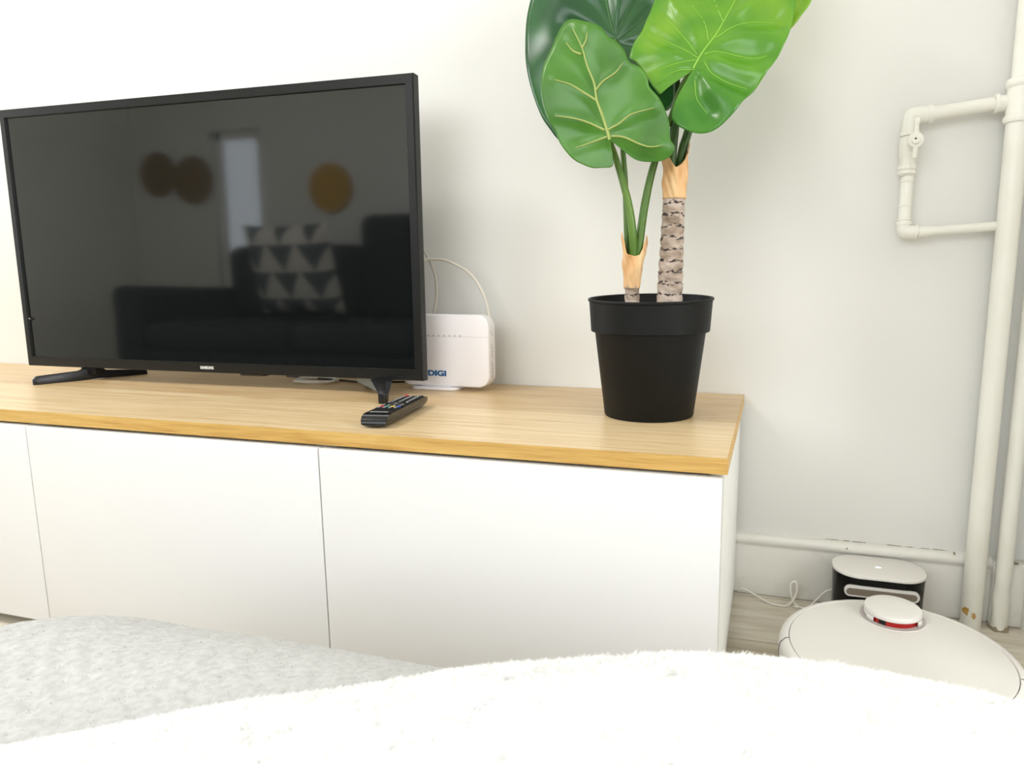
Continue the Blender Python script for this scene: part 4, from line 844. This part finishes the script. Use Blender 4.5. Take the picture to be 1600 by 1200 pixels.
def cloth(name, col):
    m = bpy.data.materials.new(name); m.use_nodes = True; N = m.node_tree.nodes; L = m.node_tree.links; N.clear()
    o = N.new('ShaderNodeOutputMaterial'); d = N.new('ShaderNodeBsdfDiffuse'); t = N.new('ShaderNodeBsdfTranslucent'); x = N.new('ShaderNodeMixShader')
    d.inputs[0].default_value = lin(col); t.inputs[0].default_value = lin(col); x.inputs[0].default_value = .45
    L.new(d.outputs[0], x.inputs[1]); L.new(t.outputs[0], x.inputs[2]); L.new(x.outputs[0], o.inputs[0]); return m
white_m = mat('fleece', (247, 247, 246), .95, spec=.1)
fibre_m = cloth('fleece_fibre', (252, 252, 251)); grey_fibre = cloth('felt_fibre', (200, 200, 199))
def grey_relief(X, Y): return zgrey(X, Y) + .0009 * np.sin(X * 210 + 3 * np.sin(Y * 37)) * np.sin(Y * 190)
gb = field('throw_blanket', grey_relief, -1.06, .06, -1.0, -.20, 240, 180, grey_m, .004, .012)
tag(gb, 'pale grey felted throw lying at lower left under the white fleece', 'blanket')
wb = field('fleece_blanket', zwhite, -.60, .52, -.98, -.27, 200, 120, white_m, .008, .02)
tag(wb, 'fluffy white fleece blanket filling the bottom foreground', 'blanket')
def strands(name, f, x0, x1, y0, y1, n, length, width, m, parent, lean, seed, clump=.012):
    rng = np.random.default_rng(seed)
    x = rng.uniform(x0, x1, n); y = rng.uniform(y0, y1, n); e = .002
    z = f(x, y); gx = (f(x + e, y) - z) / e; gy = (f(x, y + e) - z) / e
    Nv = np.stack([-gx, -gy, np.ones(n)], 1); Nv /= np.linalg.norm(Nv, axis=1)[:, None]
    cx = np.round(x / clump + .5 * np.sin(y / clump * 2.1)); cy = np.round(y / clump + .5 * np.sin(x / clump * 1.7))
    h = np.sin(cx * 127.1 + cy * 311.7) * 43758.5; h = h - np.floor(h); ang = h * 2 * np.pi + rng.normal(0, .7, n)
    tilt = lean * (.5 + rng.random(n)); D = Nv + np.stack([np.cos(ang) * tilt, np.sin(ang) * tilt, np.zeros(n)], 1); D /= np.linalg.norm(D, axis=1)[:, None]
    Ln = length * (.55 + .6 * rng.random(n)) * (.75 + .5 * h)
    sa = rng.uniform(0, 2 * np.pi, n); T = np.stack([np.cos(sa), np.sin(sa), np.zeros(n)], 1); Wd_ = width * (.7 + .6 * rng.random(n))
    B0 = np.stack([x, y, z - .0005], 1); curl = np.stack([np.cos(ang + 1.2), np.sin(ang + 1.2), -.35 * np.ones(n)], 1) * (Ln * .28)[:, None]
    P1 = B0 + D * (Ln * .55)[:, None]; P2 = P1 + D * (Ln * .45)[:, None] + curl
    w1 = T * (Wd_ / 2)[:, None]; V = np.stack([B0 - w1, B0 + w1, P1 + w1 * .8, P1 - w1 * .8, P2], 1).reshape(-1, 3)
    b0 = np.arange(n) * 5
    me = bpy.data.meshes.new(name); me.vertices.add(n * 5); me.vertices.foreach_set('co', V.ravel().astype(np.float32))
    loops = np.stack([b0, b0 + 1, b0 + 2, b0 + 3, b0 + 3, b0 + 2, b0 + 4], 1).ravel()
    me.loops.add(len(loops)); me.loops.foreach_set('vertex_index', loops.astype(np.int32))
    ls = np.stack([np.arange(n) * 7, np.arange(n) * 7 + 4], 1).ravel(); me.polygons.add(2 * n); me.polygons.foreach_set('loop_start', ls.astype(np.int32))
    me.update(calc_edges=True); me.validate()
    o = link(name, me, m, parent, True); o['kind'] = 'stuff'; return o
strands('pile', zwhite, -.58, .50, -.80, -.42, 230000, .0042, .0010, fibre_m, wb, .9, 1)
strands('pile', zgrey, -1.0, .02, -.86, -.30, 60000, .0016, .0005, grey_fibre, gb, 1.1, 2, .006)
